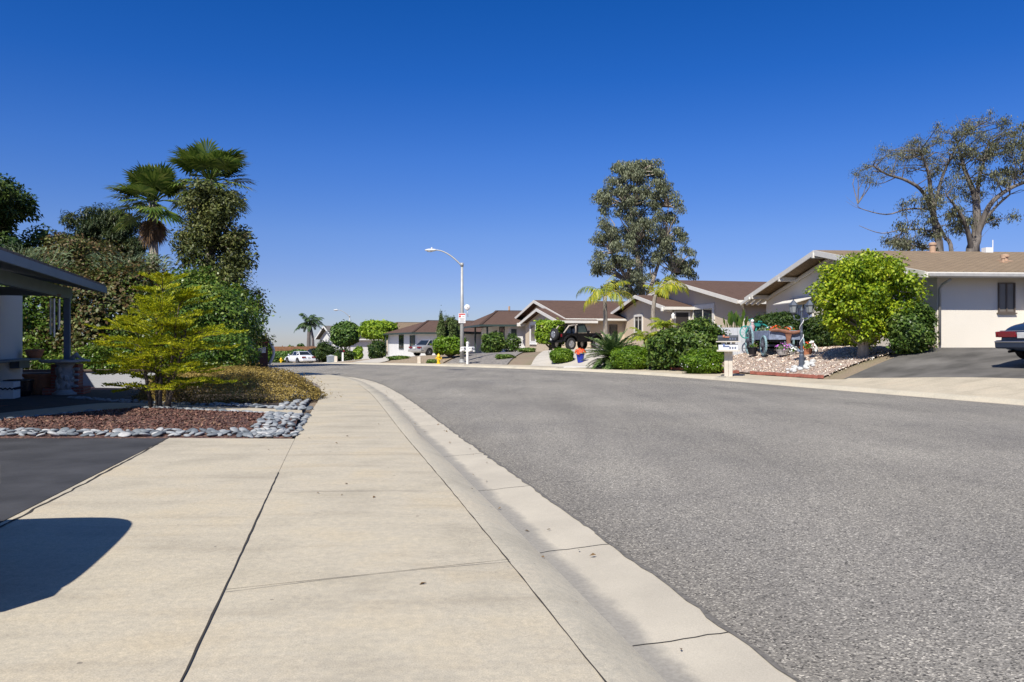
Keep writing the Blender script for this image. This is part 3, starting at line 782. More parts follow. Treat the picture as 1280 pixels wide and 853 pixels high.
# yellow-green feathery tree in the mulch bed
def arauc():
    x, y = -6.42, 14.55; z = groundz(x, y)
    t = thing('feathery_conifer', 'yellow green feathery little tree with several stems in red mulch', 'tree', (x, y, z))
    tr = MB(); r = np.random.default_rng(11); P = []; stem = MB()
    bases = [(-.16, .0), (-.06, .06), (.04, -.04), (.13, .05), (.19, -.02)]
    tops = [(-.5, .1, 1.5), (-.15, .2, 2.1), (.1, -.05, 2.25), (.35, .15, 1.95), (.6, -.1, 1.45)]
    for (bx, by), tp in zip(bases, tops):
        b = Vector((bx, by, -.03)); tp = Vector(tp)
        pts = [b, b.lerp(tp, .35) + Vector((0, 0, .08)), b.lerp(tp, .7), tp]
        tr.tube(pts, [.045, .036, .024, .008], 8)
        nw = 8
        for k in range(nw):
            u = .17 + .81 * k / (nw - 1); c = pts[0].lerp(tp, u)
            for j in range(3 if k % 2 else 2):
                az = r.uniform(0, 6.28); L = (.42 + 1.25 * math.sin(math.pi * min(1, .12 + u * .72)) ** 1.3 - .55 * u) * r.uniform(.6, 1.1)
                if math.cos(az) > .3: L *= 1.12
                el = .35 + .45 * u + r.uniform(-.1, .3); 
                # branch with side sprays
                p = np.array(c); a = az; e = el; pts2 = [p.copy()]
                for s in range(10):
                    p = p + L / 10 * np.array([math.cos(e) * math.cos(a), math.cos(e) * math.sin(a), math.sin(e)]); e -= .11 * (1 if s < 6 else -.6); pts2.append(p.copy())
                pts2 = np.array(pts2); stem.tube([tuple(q) for q in pts2[::2]], [.011, .009, .007, .005, .004, .003], 4, cap=False)
                for s in range(2, 11):
                    q = pts2[s]; tg = pts2[s] - pts2[s - 1]; tg /= np.linalg.norm(tg); sd = np.cross(tg, (0, 0, 1.)); sd /= np.linalg.norm(sd)
                    for sg in (-1, 1):
                        sl = (.10 + .22 * math.sin(math.pi * min(1, (s - 1) / 10 + .12))) * r.uniform(.8, 1.15) * (.7 + .5 * L)
                        dd = sd * sg * .75 + tg * .75 + np.array([0, 0, .12]); dd /= np.linalg.norm(dd)
                        m = 7
                        for w in range(m):
                            q2 = q + dd * sl * (w + .5) / m + np.array([0, 0, -.12 * sl * (w / m) ** 2])
                            for g in (-1, 0, 1):
                                nd = dd * .7 + np.cross(dd, (0, 0, 1.)) * g * .7 + np.array([0, 0, .35 + .15 * r.normal()]); nd /= np.linalg.norm(nd)
                                wv = np.cross(nd, r.normal(size=3)); wv /= np.linalg.norm(wv); l2 = .062 * r.uniform(.8, 1.3)
                                P.append([q2, q2 + nd * l2 * .5 + wv * .011, q2 + nd * l2, q2 + nd * l2 * .5 - wv * .011])
    tr.build('trunk', MBARK, t, smooth=True, fixn=False); stem.build('branches', MTWIG, t, smooth=True, fixn=False)
    quadmesh('crown', np.array(P), LM_ARA, t); t.scale = (.88, .88, .97)
arauc()

# olive ground-cover mound
bush('ground_cover_mound', 'wide low mound of olive yellow ground cover beside the walk', (-6.05, 17.3, 0), (1.85, 1.6, .66), 70000, .042, LM_GC, .5, 2.3, .06, zc=0.02, seed=21, stems=False, cat='ground cover', up=.8, inner=.88, freq=7)
# green shrubs and trees along the side yard
bush('leafy_shrub', 'tall glossy green vine covered shrub behind the olive mound', (-9.0, 23.6, 0), (1.3, 1.3, 1.75), 26000, .10, LM_VINE, .6, 2.2, .22, zc=1.5, seed=22, up=.3)
bush('leafy_shrub', 'green shrub crowding against the brick letterbox pillar', (-7.75, 21.3, 0), (.95, .9, .78), 9000, .09, LM_VINE, .6, 2.2, .16, zc=.65, seed=23)
cl = []
rr = random.Random(4)
for k in range(120):
    u = rr.random() ** .9; z = 1.2 + 5.0 * u; w = 1.55 * (1 - .5 * abs(u - .30) - .25 * u)
    a = rr.uniform(0, 6.28); q_ = math.sqrt(rr.random()); cl.append(((math.cos(a) * w * q_ + .30 * (1 - u), math.sin(a) * w * .8 * q_, z), rr.uniform(.3, .62)))
tree('twiggy_tree', 'tall dark twiggy tree in front of the taller fan palm', 'tree', (-10.0, 26.5, 0), [(0, 0, -.1), (.1, 0, 2), (.0, .1, 4.2), (-.15, 0, 6.3)], [.14, .11, .08, .03], cl, 34000, .12, .42, LM_PEP, MBARK, limb_r=.028, seed=31, shell=.15, bend=.5)
fan_palm('fan_palm', 'shorter fan palm with drooping brown skirt left of the twiggy tree', (-15.7, 35, 0), 7.35, .2, 48, 1.15, 1.0, 5)
fan_palm('fan_palm', 'taller fan palm rising behind the dark twiggy tree', (-13.6, 36, 0), 8.5, .2, 52, 1.3, 1.05, 6)
# russet hedge of vines behind the patio
bush('vine_hedge', 'russet and green vine covered shrub behind the blue porch post', (-13.0, 25.8, 0), (2.3, 1.3, 2.0), 26000, .125, LM_RUST, .65, 2.4, .2, zc=1.75, seed=33, inner=.7, freq=7)
bush('vine_hedge', 'greener vine hedge seen between the grey wall and the porch post', (-16.2, 25.4, 0), (2.4, 1.3, 2.0), 32000, .10, LM_VINE, .65, 2.5, .2, zc=1.7, seed=133, inner=.7, freq=7)
bush('leafy_shrub', 'dark green shrub filling behind the yellow green conifer', (-10.9, 25.2, 0), (1.5, 1.1, 1.45), 18000, .10, LM_HIB, .65, 2.2, .22, zc=1.2, seed=134, inner=.65, freq=6)
bush('leafy_shrub', 'low lighter green creeper along the top of the white garden wall', (-10.9, 23.3, 0), (2.6, .55, .72), 16000, .085, LM_VINE, .7, 2.6, .12, zc=.45, seed=34)
# grey-green bamboo-like clump
def blades(name, label, loc, n, L, w, lm, spread, seed, cat='plant', upb=.9, z0=.3, h=2.0):
    t = thing(name, label, cat, loc); r = np.random.default_rng(seed); P = []; st = MB()
    for i in range(n):
        a = r.uniform(0, 6.28); s = r.uniform(0, 1) ** .6 * spread; b = np.array([math.cos(a) * s, math.sin(a) * s * .7, z0 + r.uniform(0, h)])
        d = np.array([math.cos(a) * r.uniform(.2, .9), math.sin(a) * r.uniform(.2, .9), upb * r.uniform(.2, 1)]); d /= np.linalg.norm(d); l = L * r.uniform(.6, 1.2)
        wv = np.cross(d, r.normal(size=3)); wv /= np.linalg.norm(wv); m = b + d * l * .5; tip = b + d * l + np.array([0, 0, -.35 * l])
        P.append([b, m + wv * w / 2, tip, m - wv * w / 2])
    quadmesh('leaves', np.array(P), lm, t)
    for k in range(14):
        a = r.uniform(0, 6.28); st.tube([(math.cos(a) * .2, math.sin(a) * .2, 0), (math.cos(a) * spread * .35, math.sin(a) * spread * .3, (z0 + h) * .6), (math.cos(a) * spread * .6, math.sin(a) * spread * .4, (z0 + h))], [.02, .016, .008], 5, cap=False)
    st.build('stems', MTWIG, t, smooth=True, fixn=False)
    return t
blades('bamboo', 'pale grey green bamboo clump showing above the russet vine hedge', (-13.0, 27.4, 0), 2600, .42, .034, LM_BAMB, 1.25, 41, 'bamboo', z0=2.2, h=1.9)
blades('bamboo', 'grey green bamboo spilling over the hedge above the grey roof', (-16.6, 26.9, 0), 2200, .40, .034, LM_BAMB, 1.6, 42, 'bamboo', z0=2.4, h=1.9)
# dark pine
cl = []
for k in range(60):
    u = rr.random(); a = rr.uniform(0, 6.28); w = 2.3 * math.sqrt(max(0, 1 - (2 * u - .9) ** 2 * .8)) * rr.uniform(.3, 1); cl.append(((math.cos(a) * w + .5 * (1 - u), math.sin(a) * w, 4.4 + 4.0 * u), rr.uniform(.6, .95)))
tree('pine_tree', 'dark bushy pine standing behind the russet hedge and bamboo', 'tree', (-23.2, 45, 0), [(0, 0, -.1), (.1, 0, 3), (0, 0, 8)], [.3, .22, .06], cl, 42000, .32, .15, LM_PINE, MBARK, limb_r=.06, seed=51, up=.9, droop=(0, 0, 1.0))
cl = [((rr.uniform(-1.6, 1.6), rr.uniform(-1, 1), rr.uniform(2.5, 4.4)), rr.uniform(.4, .7)) for k in range(16)]
tree('pine_tree', 'smaller dark pine between the bamboo and the shorter fan palm', 'tree', (-16.8, 39, 0), [(0, 0, -.1), (.1, 0, 2), (0, 0, 4.6)], [.2, .15, .05], cl, 8000, .3, .1, LM_PINE, MBARK, limb_r=.05, seed=52, up=.9, droop=(0, 0, 1.0))
# big dark broadleaf at the left edge
cl = []
for k in range(46):
    u = rr.random(); a = rr.uniform(0, 6.28); w = 2.5 * math.sqrt(max(.05, 1 - (2 * u - .8) ** 2)) * rr.uniform(.35, 1); cl.append(((math.cos(a) * w, math.sin(a) * w, 3.6 + 4.3 * u), rr.uniform(.5, .8)))
tree('broadleaf_tree', 'big dark broadleaf tree cut by the left edge above the roof', 'tree', (-20.6, 30.5, 0), [(0, 0, -.1), (.1, 0, 2.5), (0, 0, 6.5)], [.3, .24, .08], cl, 24000, .17, .5, LM_DARK, MBARK, limb_r=.07, seed=53)
cl = [((rr.uniform(-1.5, 1.6), rr.uniform(-.8, .8), rr.uniform(3.6, 5.0)), rr.uniform(.4, .6)) for k in range(16)]
tree('broadleaf_tree', 'smaller dark tree between the edge tree and the bushy pine', 'tree', (-19.0, 32.5, 0), [(0, 0, -.1), (.1, 0, 2.5), (0, 0, 4.5)], [.18, .14, .05], cl, 9000, .15, .5, LM_DARK, MBARK, limb_r=.05, seed=54)
bush('leafy_shrub', 'russet leafy shrub top between the two bamboo clumps', (-15.7, 28.4, 0), (1.5, 1.0, .8), 9000, .11, LM_RUST, .6, 2, .18, zc=4.1, seed=55, stem_top=.2)

# ---- grey stucco house on the left, cut by the frame
def left_house():
    ang = math.atan2(.30, .954)          # +y of the local frame runs along the eave, away from the camera
    t = thing('grey_house', 'grey stucco house with slate blue trim and covered patio at left', 'house', (-7.34, 11.5, 0), ang)
    # local: x towards street is +, eave line at x=0, y away
    w = MB(); w.box((-4.2, 4.6, 1.25), (4.0, 10.6, 2.5)); wl = w.build('wall', MSTUC_L, t, bevel=.01)
    # roof: low gable, eave at x=0 from y=-9 to 8.2
    sl = .21; rf = MB(); y0 = -1.0; rf.slab([(0.0, y0, 2.60), (0.0, 8.15, 2.60), (-6, 8.15, 2.60 + 6 * sl), (-6, y0, 2.60 + 6 * sl)], .05)
    rf.slab([(-12, 8.15, 2.6), (-12, y0, 2.6), (-6, y0, 2.6 + 6 * sl), (-6, 8.15, 2.6 + 6 * sl)], .05)
    planar_uv(rf.build('roof', MSH_GREY, t))
    f = MB(); f.box((-.0, 3.56, 2.475), (.05, 9.16, .15)); f.bar((0, -.98, 2.47), (-6, -.98, 2.47 + 6 * sl), .05, .16); f.bar((-6, -.98, 2.47 + 6 * sl), (-12, -.98, 2.47), .05, .16); f.bar((0, 8.13, 2.47), (-6, 8.13, 2.47 + 6 * sl), .05, .16); f.bar((-6, 8.13, 2.47 + 6 * sl), (-12, 8.13, 2.47), .05, .16)
    f.build('fascia', MSLATE, t)
    so = MB(); so.slab([(-.04, 8.1, 2.50), (-.04, -.94, 2.50), (-2.3, -.94, 2.50 + .42), (-2.3, 8.1, 2.50 + .42)], .02); so.build('soffit', plain('soffit_paint', (.10, .12, .15), .7), t)
    bm = MB(); bm.box((-.75, 3.6, 2.36), (.11, 8.8, .24)); bm.box((-1.5, 7.85, 2.40), (1.6, .10, .2)); bm.build('beam', MSLATE, t)
    ps = MB(); ps.box((-.75, 7.75, 1.5), (.13, .13, 1.55)); ps.build('porch_post', MSLATE, t, bevel=.006)
    p = MB(); p.box((-.75, 7.75, .36), (.56, .56, .72)); p.box((-.75, 7.75, .09), (.84, .84, .18)); p.build('brick_pillar', MBRICK, t, bevel=.006)
    # windows on the street side with louvred shutters
    for (yc, hw) in ((7.0, .0),):
        pass
    for (y0, y1) in ((3.6, 6.9),):
        wf = MB(); x = -2.17
        wf.box((x, (y0 + y1) / 2, 1.0), (.08, y1 - y0, .06)); wf.box((x, (y0 + y1) / 2, 2.1), (.08, y1 - y0, .06))
        for yy in (y0, (y0 + y1) / 2, y1): wf.box((x + .004, yy, 1.55), (.08, .06, 1.16))
        wn_ = wf.build('window', MSLATE, t); gl = MB(); gl.box((-2.19, (y0 + y1) / 2, 1.55), (.02, y1 - y0 - .06, 1.04)); gl.build('pane', MGLASS, wn_)
    for yy in (7.25,):
        sh = MB(); sh.box((-2.165, yy, 1.54), (.05, .055, 1.3)); sh.box((-2.165, yy + .5, 1.54), (.05, .055, 1.3))
        for k in range(24): sh.box((-2.17, yy + .25, .95 + k * .052), (.028, .46, .035), (0, .5, 0))
        sh.box((-2.165, yy + .25, .91), (.052, .55, .05)); sh.box((-2.165, yy + .25, 2.18), (.052, .55, .05))
        sh.build('shutter', MSHUT, t)
    lg = MB(); lg.box((-1.98, 6.0, .80), (.44, 7.6, .045)); lg.box((-2.08, 9.2, .68), (.2, .9, .18)); lg.box((-2.08, 5.2, .68), (.2, .9, .18)); lg.build('ledge', MSLATE, t, bevel=.004)
    return t, ang
LH, lang = left_house()
def lh(x, y, z):
    c, s = math.cos(lang), math.sin(lang); return (-7.34 + c * x - s * y, 11.5 + s * x + c * y, z)
def pot(name, label, prof, mat, loc, plantm=None, cat='plant pot', group=None):
    t = thing(name, label, cat, loc, 0, group); m = MB(); m.lathe(prof, n=28); m.build('pot', mat, t, smooth=False, bevel=.004)
    top = prof[-1]; s = MB(); s.lathe([(0.001, top[1] + .003), (top[0] * .86, top[1] + .004), (top[0] * .86, top[1] + .006), (.001, top[1] + .01)], n=20); s.build('soil', MBED, t)
    return t
pot('flower_pot', 'small terracotta bowl on the slate ledge under the window', [(.12, 0), (.17, .05), (.205, .17), (.215, .175), (.215, .215), (.19, .215)], MTERRA, (-12.0, 20.1, .825))
pot('flower_pot', 'large wide rimmed terracotta pot beside the carved stone pedestal', [(.26, 0), (.30, .18), (.35, .40), (.38, .41), (.38, .47), (.33, .47)], MTERRA, (-10.95, 18.6, .02))
pot('flower_pot', 'black glazed pot between terracotta pot and white planter', [(.22, 0), (.27, .12), (.28, .33), (.30, .34), (.30, .37), (.26, .37)], MBLACKPOT, (-10.95, 17.75, .02))
def planter():
    t = thing('square_planter', 'white square planter with a dark rope band near the house', 'planter', (-10.85, 17.1, .02), .3)
    m = MB(); m.prism([(-.24, -.24), (.24, -.24), (.24, .24), (-.24, .24)], 'z', 0, .36); m.build('planter_box', MWHITE, t, bevel=.01)
    b = MB()
    for k in range(4):
        a = k * math.pi / 2; d = Vector((math.cos(a), math.sin(a), 0)); e = Vector((-d.y, d.x, 0))
        b.tube([d * .25 + e * (-.25 + .5 * i / 12) + Vector((0, 0, .22 + .014 * (-1) ** i)) for i in range(13)], .016, 6)
    b.build('rope_band', MBLACKPOT, t, smooth=True)
planter()
def birdbath():
    t = thing('stone_table', 'grey carved stone pedestal table on the brick patio', 'stone table', (-10.25, 18.35, .02))
    m = MB(); m.lathe([(.27, 0), (.27, .045), (.22, .07), (.2, .09), (.17, .12)], n=28); m.build('base', MSTONE, t)
    c = MB(); c.lathe([(.17, .12), (.155, .2), (.18, .3), (.165, .42), (.18, .52), (.15, .62), (.19, .68), (.21, .72)], n=18)
    r_ = random.Random(3)
    for k in range(26): a = r_.uniform(0, 6.28); c.ell((.165 * math.cos(a), .165 * math.sin(a), r_.uniform(.16, .62)), (.045, .045, .07), 8, 6)
    for k in range(4): c.ell((.24, -.03 + .02 * k, .2 + .13 * k), (.09, .03, .035), 8, 6)
    c.build('pedestal', MSTONE, t, smooth=True)
    b = MB(); b.lathe([(.2, .72), (.48, .735), (.52, .755), (.52, .80), (.50, .80)], n=36); b.build('table_top', MSTONE, t)
    f = MB(); f.tube([(.14, 0, .80), (.2, 0, .87), (.26, 0, .93), (.33, 0, .85), (.46, 0, .81)], [.05, .06, .05, .03, .01], 8); f.build('carved_bird', MSTONE, t, smooth=True)
birdbath()
def chimes():
    x, y, z = (-10.15, 17.6, 0); x = (69 - 640) / 1000 * 17.6
    t = thing('wind_chime', 'long metal wind chimes hanging from the porch beam', 'wind chime', (x, y, 1.32))
    m = MB(); m.lathe([(.002, .93), (.12, .93), (.12, .955), (.002, .955)], n=20); m.build('disc', plain('chime_wood', (.14, .07, .035), .6), t)
    for k in range(5):
        a = k * 1.257; L = .62 + .055 * k; tb = MB(); tb.cyl((.09 * math.cos(a), .09 * math.sin(a), .86 - L), (.09 * math.cos(a), .09 * math.sin(a), .86), .02, 10); tb.build('tube', MSTEEL, t, smooth=False)
    s = MB(); 
    for k in range(5): a = k * 1.257; s.cyl((.09 * math.cos(a), .09 * math.sin(a), .85), (.09 * math.cos(a), .09 * math.sin(a), .94), .003, 4)
    s.cyl((0, 0, .2), (0, 0, 1.06), .004, 4); s.ell((0, 0, .5), (.05, .05, .012)); s.build('string', MDARK, t)
chimes()
# white garden wall behind the patio
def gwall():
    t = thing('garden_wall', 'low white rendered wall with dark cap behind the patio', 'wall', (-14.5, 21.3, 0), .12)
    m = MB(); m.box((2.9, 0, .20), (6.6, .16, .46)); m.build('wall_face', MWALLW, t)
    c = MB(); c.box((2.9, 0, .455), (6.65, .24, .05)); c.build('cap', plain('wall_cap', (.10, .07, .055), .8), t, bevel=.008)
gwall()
# brick letterbox pillar by the walk further on
def pillar():
    d = 28.6; x = (327 - 640) / 1000 * d
    t = thing('brick_pillar', 'brick letterbox pillar with scrolled sides at the walk bend', 'letterbox', (x, d, Hs(x, d) - .02), .35)
    m = MB(); m.box((0, 0, .12), (.52, .46, .24)); m.build('footing', plain('pale_footing', (.5, .48, .45), .9), t)
    b = MB(); b.box((0, 0, .72), (.42, .38, .96)); b.box((0, 0, .27), (.48, .42, .06)); b.build('shaft', brickmat('dark_brick', (.12, .045, .035), (.085, .035, .03), (.08, .06, .05)), t)
    c = MB(); c.box((0, 0, 1.235), (.5, .44, .07)); c.box((0, 0, 1.33), (.44, .4, .07)); c.box((0, 0, 1.42), (.36, .32, .08)); c.build('cap', MBRICK, t, bevel=.008)
    for sx in (-1, 1):
        s = MB(); pts = [(sx * (.23 + .22 * math.sin(u * 3.0) * (1 - .3 * u)), -.02, 1.28 - .85 * u) for u in np.linspace(0, 1, 10)]
        s.tube(pts, [.05] * 10, 8); s.build('scroll', plain('white_iron', (.6, .6, .6), .5), t, smooth=True)
    dr = MB(); dr.box((0, -.195, .95), (.26, .02, .2)); dr.build('door', MSTEEL, t)
pillar()
# ================================================================== HOUSES ACROSS THE STREET
MTANS = stucco('tan_stucco', (.60, .50, .38))
MPALES = stucco('pale_cream_stucco', (.76, .70, .60), .45)
MWHS = stucco('white_stucco', (.74, .73, .71), .4)
MTRIM = plain('cream_trim', (.66, .63, .57), .6, 0, .06, 3)
MTRIMD = plain('dark_green_trim', (.03, .05, .045), .5)
MDOOR = plain('dark_door', (.035, .028, .026), .5)
MFLUE = plain('tan_flue', (.45, .30, .20), .7, 0, .1)
MGUT = plain('grey_gutter', (.36, .35, .33), .45)

def window(parent, x, y, z, w, h, face, frame=.07, fm=None, gm=None, mull=1, name='window', proud=.03):
    """face: unit outward 2D normal ((-1,0) or (0,-1)...) ; x,y centre on the wall plane"""
    fm = fm or MTRIM; gm = gm or MGLASS
    fx, fy = face; al = (abs(fy), abs(fx))
    def bx(m, u, zc, du, dz, depth, off):
        m.box((x + al[0] * u + fx * off, y + al[1] * u + fy * off, zc), (du if al[0] else depth, du if al[1] else depth, dz))
    m = MB(); zc = z + h / 2
    for s in (-1, 1): bx(m, s * (w / 2 + frame / 2), zc, frame, h + 2 * frame, .06, proud); bx(m, 0, zc + s * (h / 2 + frame / 2), w, frame, .058, proud)
    for k in range(mull): bx(m, -w / 2 + w * (k + 1) / (mull + 1), zc, .045, h, .05, proud - .004)
    bx(m, 0, z - frame - .02, w + 2 * frame + .08, .04, .12, proud)
    o = m.build(name, fm, parent); g = MB(); bx(g, 0, zc, w, h, .02, .012); g.build('pane', gm, o)
    return o

def gable_house(name, label, loc, ang, W, Ln, wh, rise, wallm, roofm, oh_e=.6, oh_r=.6, trim=None, low=0.0, base=.6, group=None):
    """local frame: the gable stands on x=0 and runs along y from 0 to W facing -x; ridge runs +x; eaves on y=0 (towards the viewer) and y=W"""
    trim = trim or MTRIM
    t = thing(name, label, 'house', loc, ang, group)
    sl = rise / (W / 2)
    w = MB(); w.prism([(0, -base), (W, -base), (W, wh), (W / 2, wh + rise), (0, wh)], 'x', 0, Ln); w.build('wall', wallm, t)
    th = .12; e0 = -oh_e; z0 = wh - oh_e * sl + .05; zr_ = wh + rise + .05; e1 = W + oh_e
    rf = MB(); rf.slab([(-oh_r, e0, z0 + th), (Ln + .4, e0, z0 + th), (Ln + .4, W / 2, zr_ + th), (-oh_r, W / 2, zr_ + th)], th * .8)
    rf.slab([(Ln + .4, e1, z0 + th), (-oh_r, e1, z0 + th), (-oh_r, W / 2, zr_ + th), (Ln + .4, W / 2, zr_ + th)], th * .8)
    planar_uv(rf.build('roof', roofm, t))
    f = MB(); x = -oh_r - .025
    f.bar((x, e0, z0 + .0), (x, W / 2, zr_ + .0), .05, .22); f.bar((x, e1, z0 + .0), (x, W / 2 + .01, zr_ + .0), .048, .22)
    f.box(((Ln + .4 - oh_r) / 2, e0 - .02, z0 + .0), (Ln + .4 + oh_r, .05, .18)); f.build('fascia', trim, t)
    return t, sl

# --- 1 right-hand house with the long cream side wall
HA, sl = gable_house('gabled_house', 'cream stucco house with tan shingle roof beside the worn blacktop drive', (14.35, 27.0, Hs(14.35, 27.0) - .03), R(4.5), 14.6, 22, 2.52, 1.45, MPALES, MSH_TAN, .72, .85)
lk = MB()          # look-out beams under the rake overhang and the open second rake board
for (y, z) in ((.35, 2.45), (3.7, 3.1), (10.9, 3.1), (14.25, 2.45)): lk.box((-.46, y, z + .06), (.92, .14, .2))
lk.box((-.5, 7.3, 3.9), (.9, .14, .22)); lk.build('rafter_end', MTRIM, HA, bevel=.01)
rk = MB(); rk.bar((-.10, -.2, 2.30), (-.10, 7.3, 3.78), .06, .12); rk.bar((-.10, 14.8, 2.30), (-.10, 7.3, 3.78), .06, .12); rk.build('rake_board', MTRIM, HA)
# lean-to slatted cover carried on down the far rake
tr = MB()
for k in range(4): tr.bar((-1.0 + .3 * k, 14.3, 2.46), (-1.0 + .3 * k, 15.5, 2.2), .09, .13)
tr.build('patio_beam', MTRIM, HA)
window(HA, 2.45, 0, 1.25, .52, .94, (0, -1), .04, plain('bronze_frame', (.10, .08, .065), .5), MGLASSC, 1)
window(HA, 0, 10.2, 1.0, 1.9, .95, (-1, 0), .09, MTRIM, MGLASS, 1)
aw = MB(); aw.slab([(-.95, 9.0, 2.0), (-.95, 11.5, 2.0), (0, 11.5, 2.3), (0, 9.0, 2.3)][::-1], .05); aw.build('awning', MTRIM, HA)
cu = MB()
for k in range(9): cu.box((-.035, 9.35 + k * .2, 1.45 + .03 * (k % 3)), (.03, .14, .62))
cu.build('blue_curtain', plain('blue_curtain', (.35, .42, .62), .8), HA)
window(HA, 0, 4.3, .95, 1.7, 1.1, (-1, 0), .09, MTRIM, MGLASS, 1)
dsp = MB(); dsp.tube([(.06, -.62, 2.28), (.06, -.2, 2.15), (.06, -.05, 2.0), (.06, -.05, .1)], .045, 8); dsp.build('downspout', MGUT, HA, smooth=True)
gt = MB(); gt.box((10.6, -.80, 2.42), (22.8, .11, .11)); gt.build('gutter', MGUT, HA, bevel=.015)
bp = MB(); bp.box((4.6, -.30, 1.2), (2.8, .6, 2.6)); bp.build('wing_wall', MPALES, HA)
for (px_, py_, s_, lab) in ((1165, 5.6, 1, 0), (1262, 3.4, .7, 1), (1272, 2.4, .55, 2)):
    pass
def flue(x, y, h, r, cap):
    z = 2.52 + .1 + (y if y < 7.3 else 14.6 - y) * sl
    m = MB(); m.box((x, y, z + .02), (r * 3.4, r * 3.4, .16), (sl, 0, 0)); m.lathe([(r, 0), (r, h)], (x, y, z), 14); m.lathe([(r * cap, h), (r * cap, h + r * .7), (r * .6, h + r)], (x, y, z), 14)
    m.build('flue', MFLUE, HA, smooth=False)
flue(4.0, 6.6, .38, .12, 1.3); flue(4.1, 2.4, .22, .06, 1.4); flue(4.6, 3.0, .22, .11, 1.5); flue(4.45, 1.4, .2, .05, 1.5)
an = MB(); an.cyl((6.9, 6.9, 3.9), (6.9, 6.9, 4.6), .02, 6); an.box((6.65, 6.9, 4.15), (.32, .3, .22)); an.build('roof_vent', MWHITE, HA)

# --- 2 tan house with brown roof behind the hibiscus
HB, slb = gable_house('gabled_house', 'tan stucco house with brown roof behind the big hibiscus', (12.7, 44.2, 1.0), R(12.8), 16.4, 15, 2.45, 1.6, MTANS, MSH_BR, .55, .55)
window(HB, 0, 4.7, 1.2, 2.5, 1.0, (-1, 0), .28, MTRIM, MGLASS, 1)
g2 = MB(); g2.box((7, -.62, 2.33), (15, .11, .1)); g2.tube([(-.3, -.62, 2.3), (-.1, -.3, 2.1), (.12, -.06, 1.95), (.12, -.06, .1)], .05, 8); g2.build('gutter', MTRIM, HB, smooth=False)
m = MB(); m.box((5.5, 4.5, 3.75), (.3, .3, .5)); m.build('chimney', plain('red_flue', (.30, .09, .06), .8), HB)
# entry wing of the same house
wg, slw = gable_house('gabled_house', 'low tan entry wing with white gable trim and door between two palms', (9.9, 50.0, 1.0), R(10), 10.6, 1.5, 2.3, .95, MTANS, MSH_BR, .35, .5)
window(wg, 0, 6.0, .95, 1.5, 1.0, (-1, 0), .16, MTRIM, MGLASS, 1)
dw = MB(); dw.box((.75, -.03, 1.0), (.85, .06, 2.05)); d_ = dw.build('door', MDOOR, wg); dd = MB()
for x_ in (.27, 1.23): dd.box((x_, -.04, 1.05), (.12, .08, 2.15))
dd.box((.75, -.04, 2.10), (1.08, .082, .12)); dd.build('door_frame', MTRIM, d_); dh = MB(); dh.ell((.45, -.09, 1.0), (.035, .035, .035)); dh.build('handle', MSTEEL, d_)
lb = MB()
for y_ in (-.1, 10.65): lb.box((-.3, y_, 2.22), (.7, .2, .24))
lb.build('rafter_end', MTRIM, wg, bevel=.02)
ln_ = MB(); ln_.lathe([(.03, -.16), (.10, -.1), (.13, .12), (.05, .2), (.02, .26)], (.08, -.26, 1.75), 8); ln_.bar((.08, -.26, 1.9), (.08, 0, 1.95), .03); ln_.build('wall_lantern', MWHITE, wg)

# --- 3 beige double-gabled house behind the jeep
HC, slc = gable_house('gabled_house', 'beige double gabled house with brown roof behind the black off-roader', (4.25, 58.0, .55), R(15), 14.6, 15, 2.3, 1.55, MTANS, MSH_BR, .55, .6)
fg, slf_ = gable_house('gabled_house', 'front gabled garage bay with white framed window at the lime hedge', (3.55, 57.2, .5), R(15), 9.4, 2.2, 2.15, .95, MTANS, MSH_BR, .4, .45)
window(fg, 0, 7.1, .75, 1.35, 1.3, (-1, 0), .24, MWHITE, MGLASSC, 0)
lb = MB()
for y_ in (-.1, 9.45): lb.box((-.3, y_, 2.1), (.8, .26, .28))
lb.build('rafter_end', MTRIM, fg, bevel=.02)
window(HC, 3.3, 0, .9, .55, .95, (0, -1), .05, plain('bronze_frame', (.12, .10, .08), .5), MGLASS, 0)
window(HC, 5.6, 0, .7, .9, 1.3, (0, -1), .1, MWHITE, MGLASSC, 0)
g3 = MB(); g3.box((7.2, -.63, 2.24), (15.6, .11, .1)); g3.build('gutter', MTRIM, HC)

def hip_house(name, label, loc, ang, W, Ln, wh, rise, wallm, roofm, run, oh=.6, trim=None, wx0=0, group=None):
    """eave corner near the viewer at local (0,0); x goes right, y away; hip end on the x=0 side"""
    trim = trim or MTRIMD
    t = thing(name, label, 'house', loc, ang, group)
    w = MB(); w.box(((Ln + wx0) / 2, W / 2, (wh - .6) / 2 - .01), (Ln - wx0, W, wh + .6)); w.build('wall', wallm, t)
    a = (-oh, -oh); z = wh; rf = MB(); ra = (run, W / 2, z + rise); rb = (Ln + oh, W / 2, z + rise)
    rf.add([(-oh, -oh, z), (Ln + oh, -oh, z), rb, ra, (-oh, W + oh, z), (Ln + oh, W + oh, z)], [(0, 1, 2, 3), (0, 3, 4), (3, 2, 5, 4), (1, 5, 2), (0, 4, 5, 1)])
    planar_uv(rf.build('roof', roofm, t))
    f = MB(); f.box((Ln / 2, -oh - .02, z - .06), (Ln + 2 * oh, .06, .17)); f.box((-oh - .02, W / 2, z - .062), (.06, W + 2 * oh + .1, .172)); f.build('fascia', trim, t)
    hp = MB(); hp.bar((-oh, -oh, z + .03), (run, W / 2, z + rise + .03), .24, .05); hp.bar((run, W / 2, z + rise + .035), (Ln, W / 2, z + rise + .035), .24, .05); hp.build('ridge_cap', roofm, t)
    return t
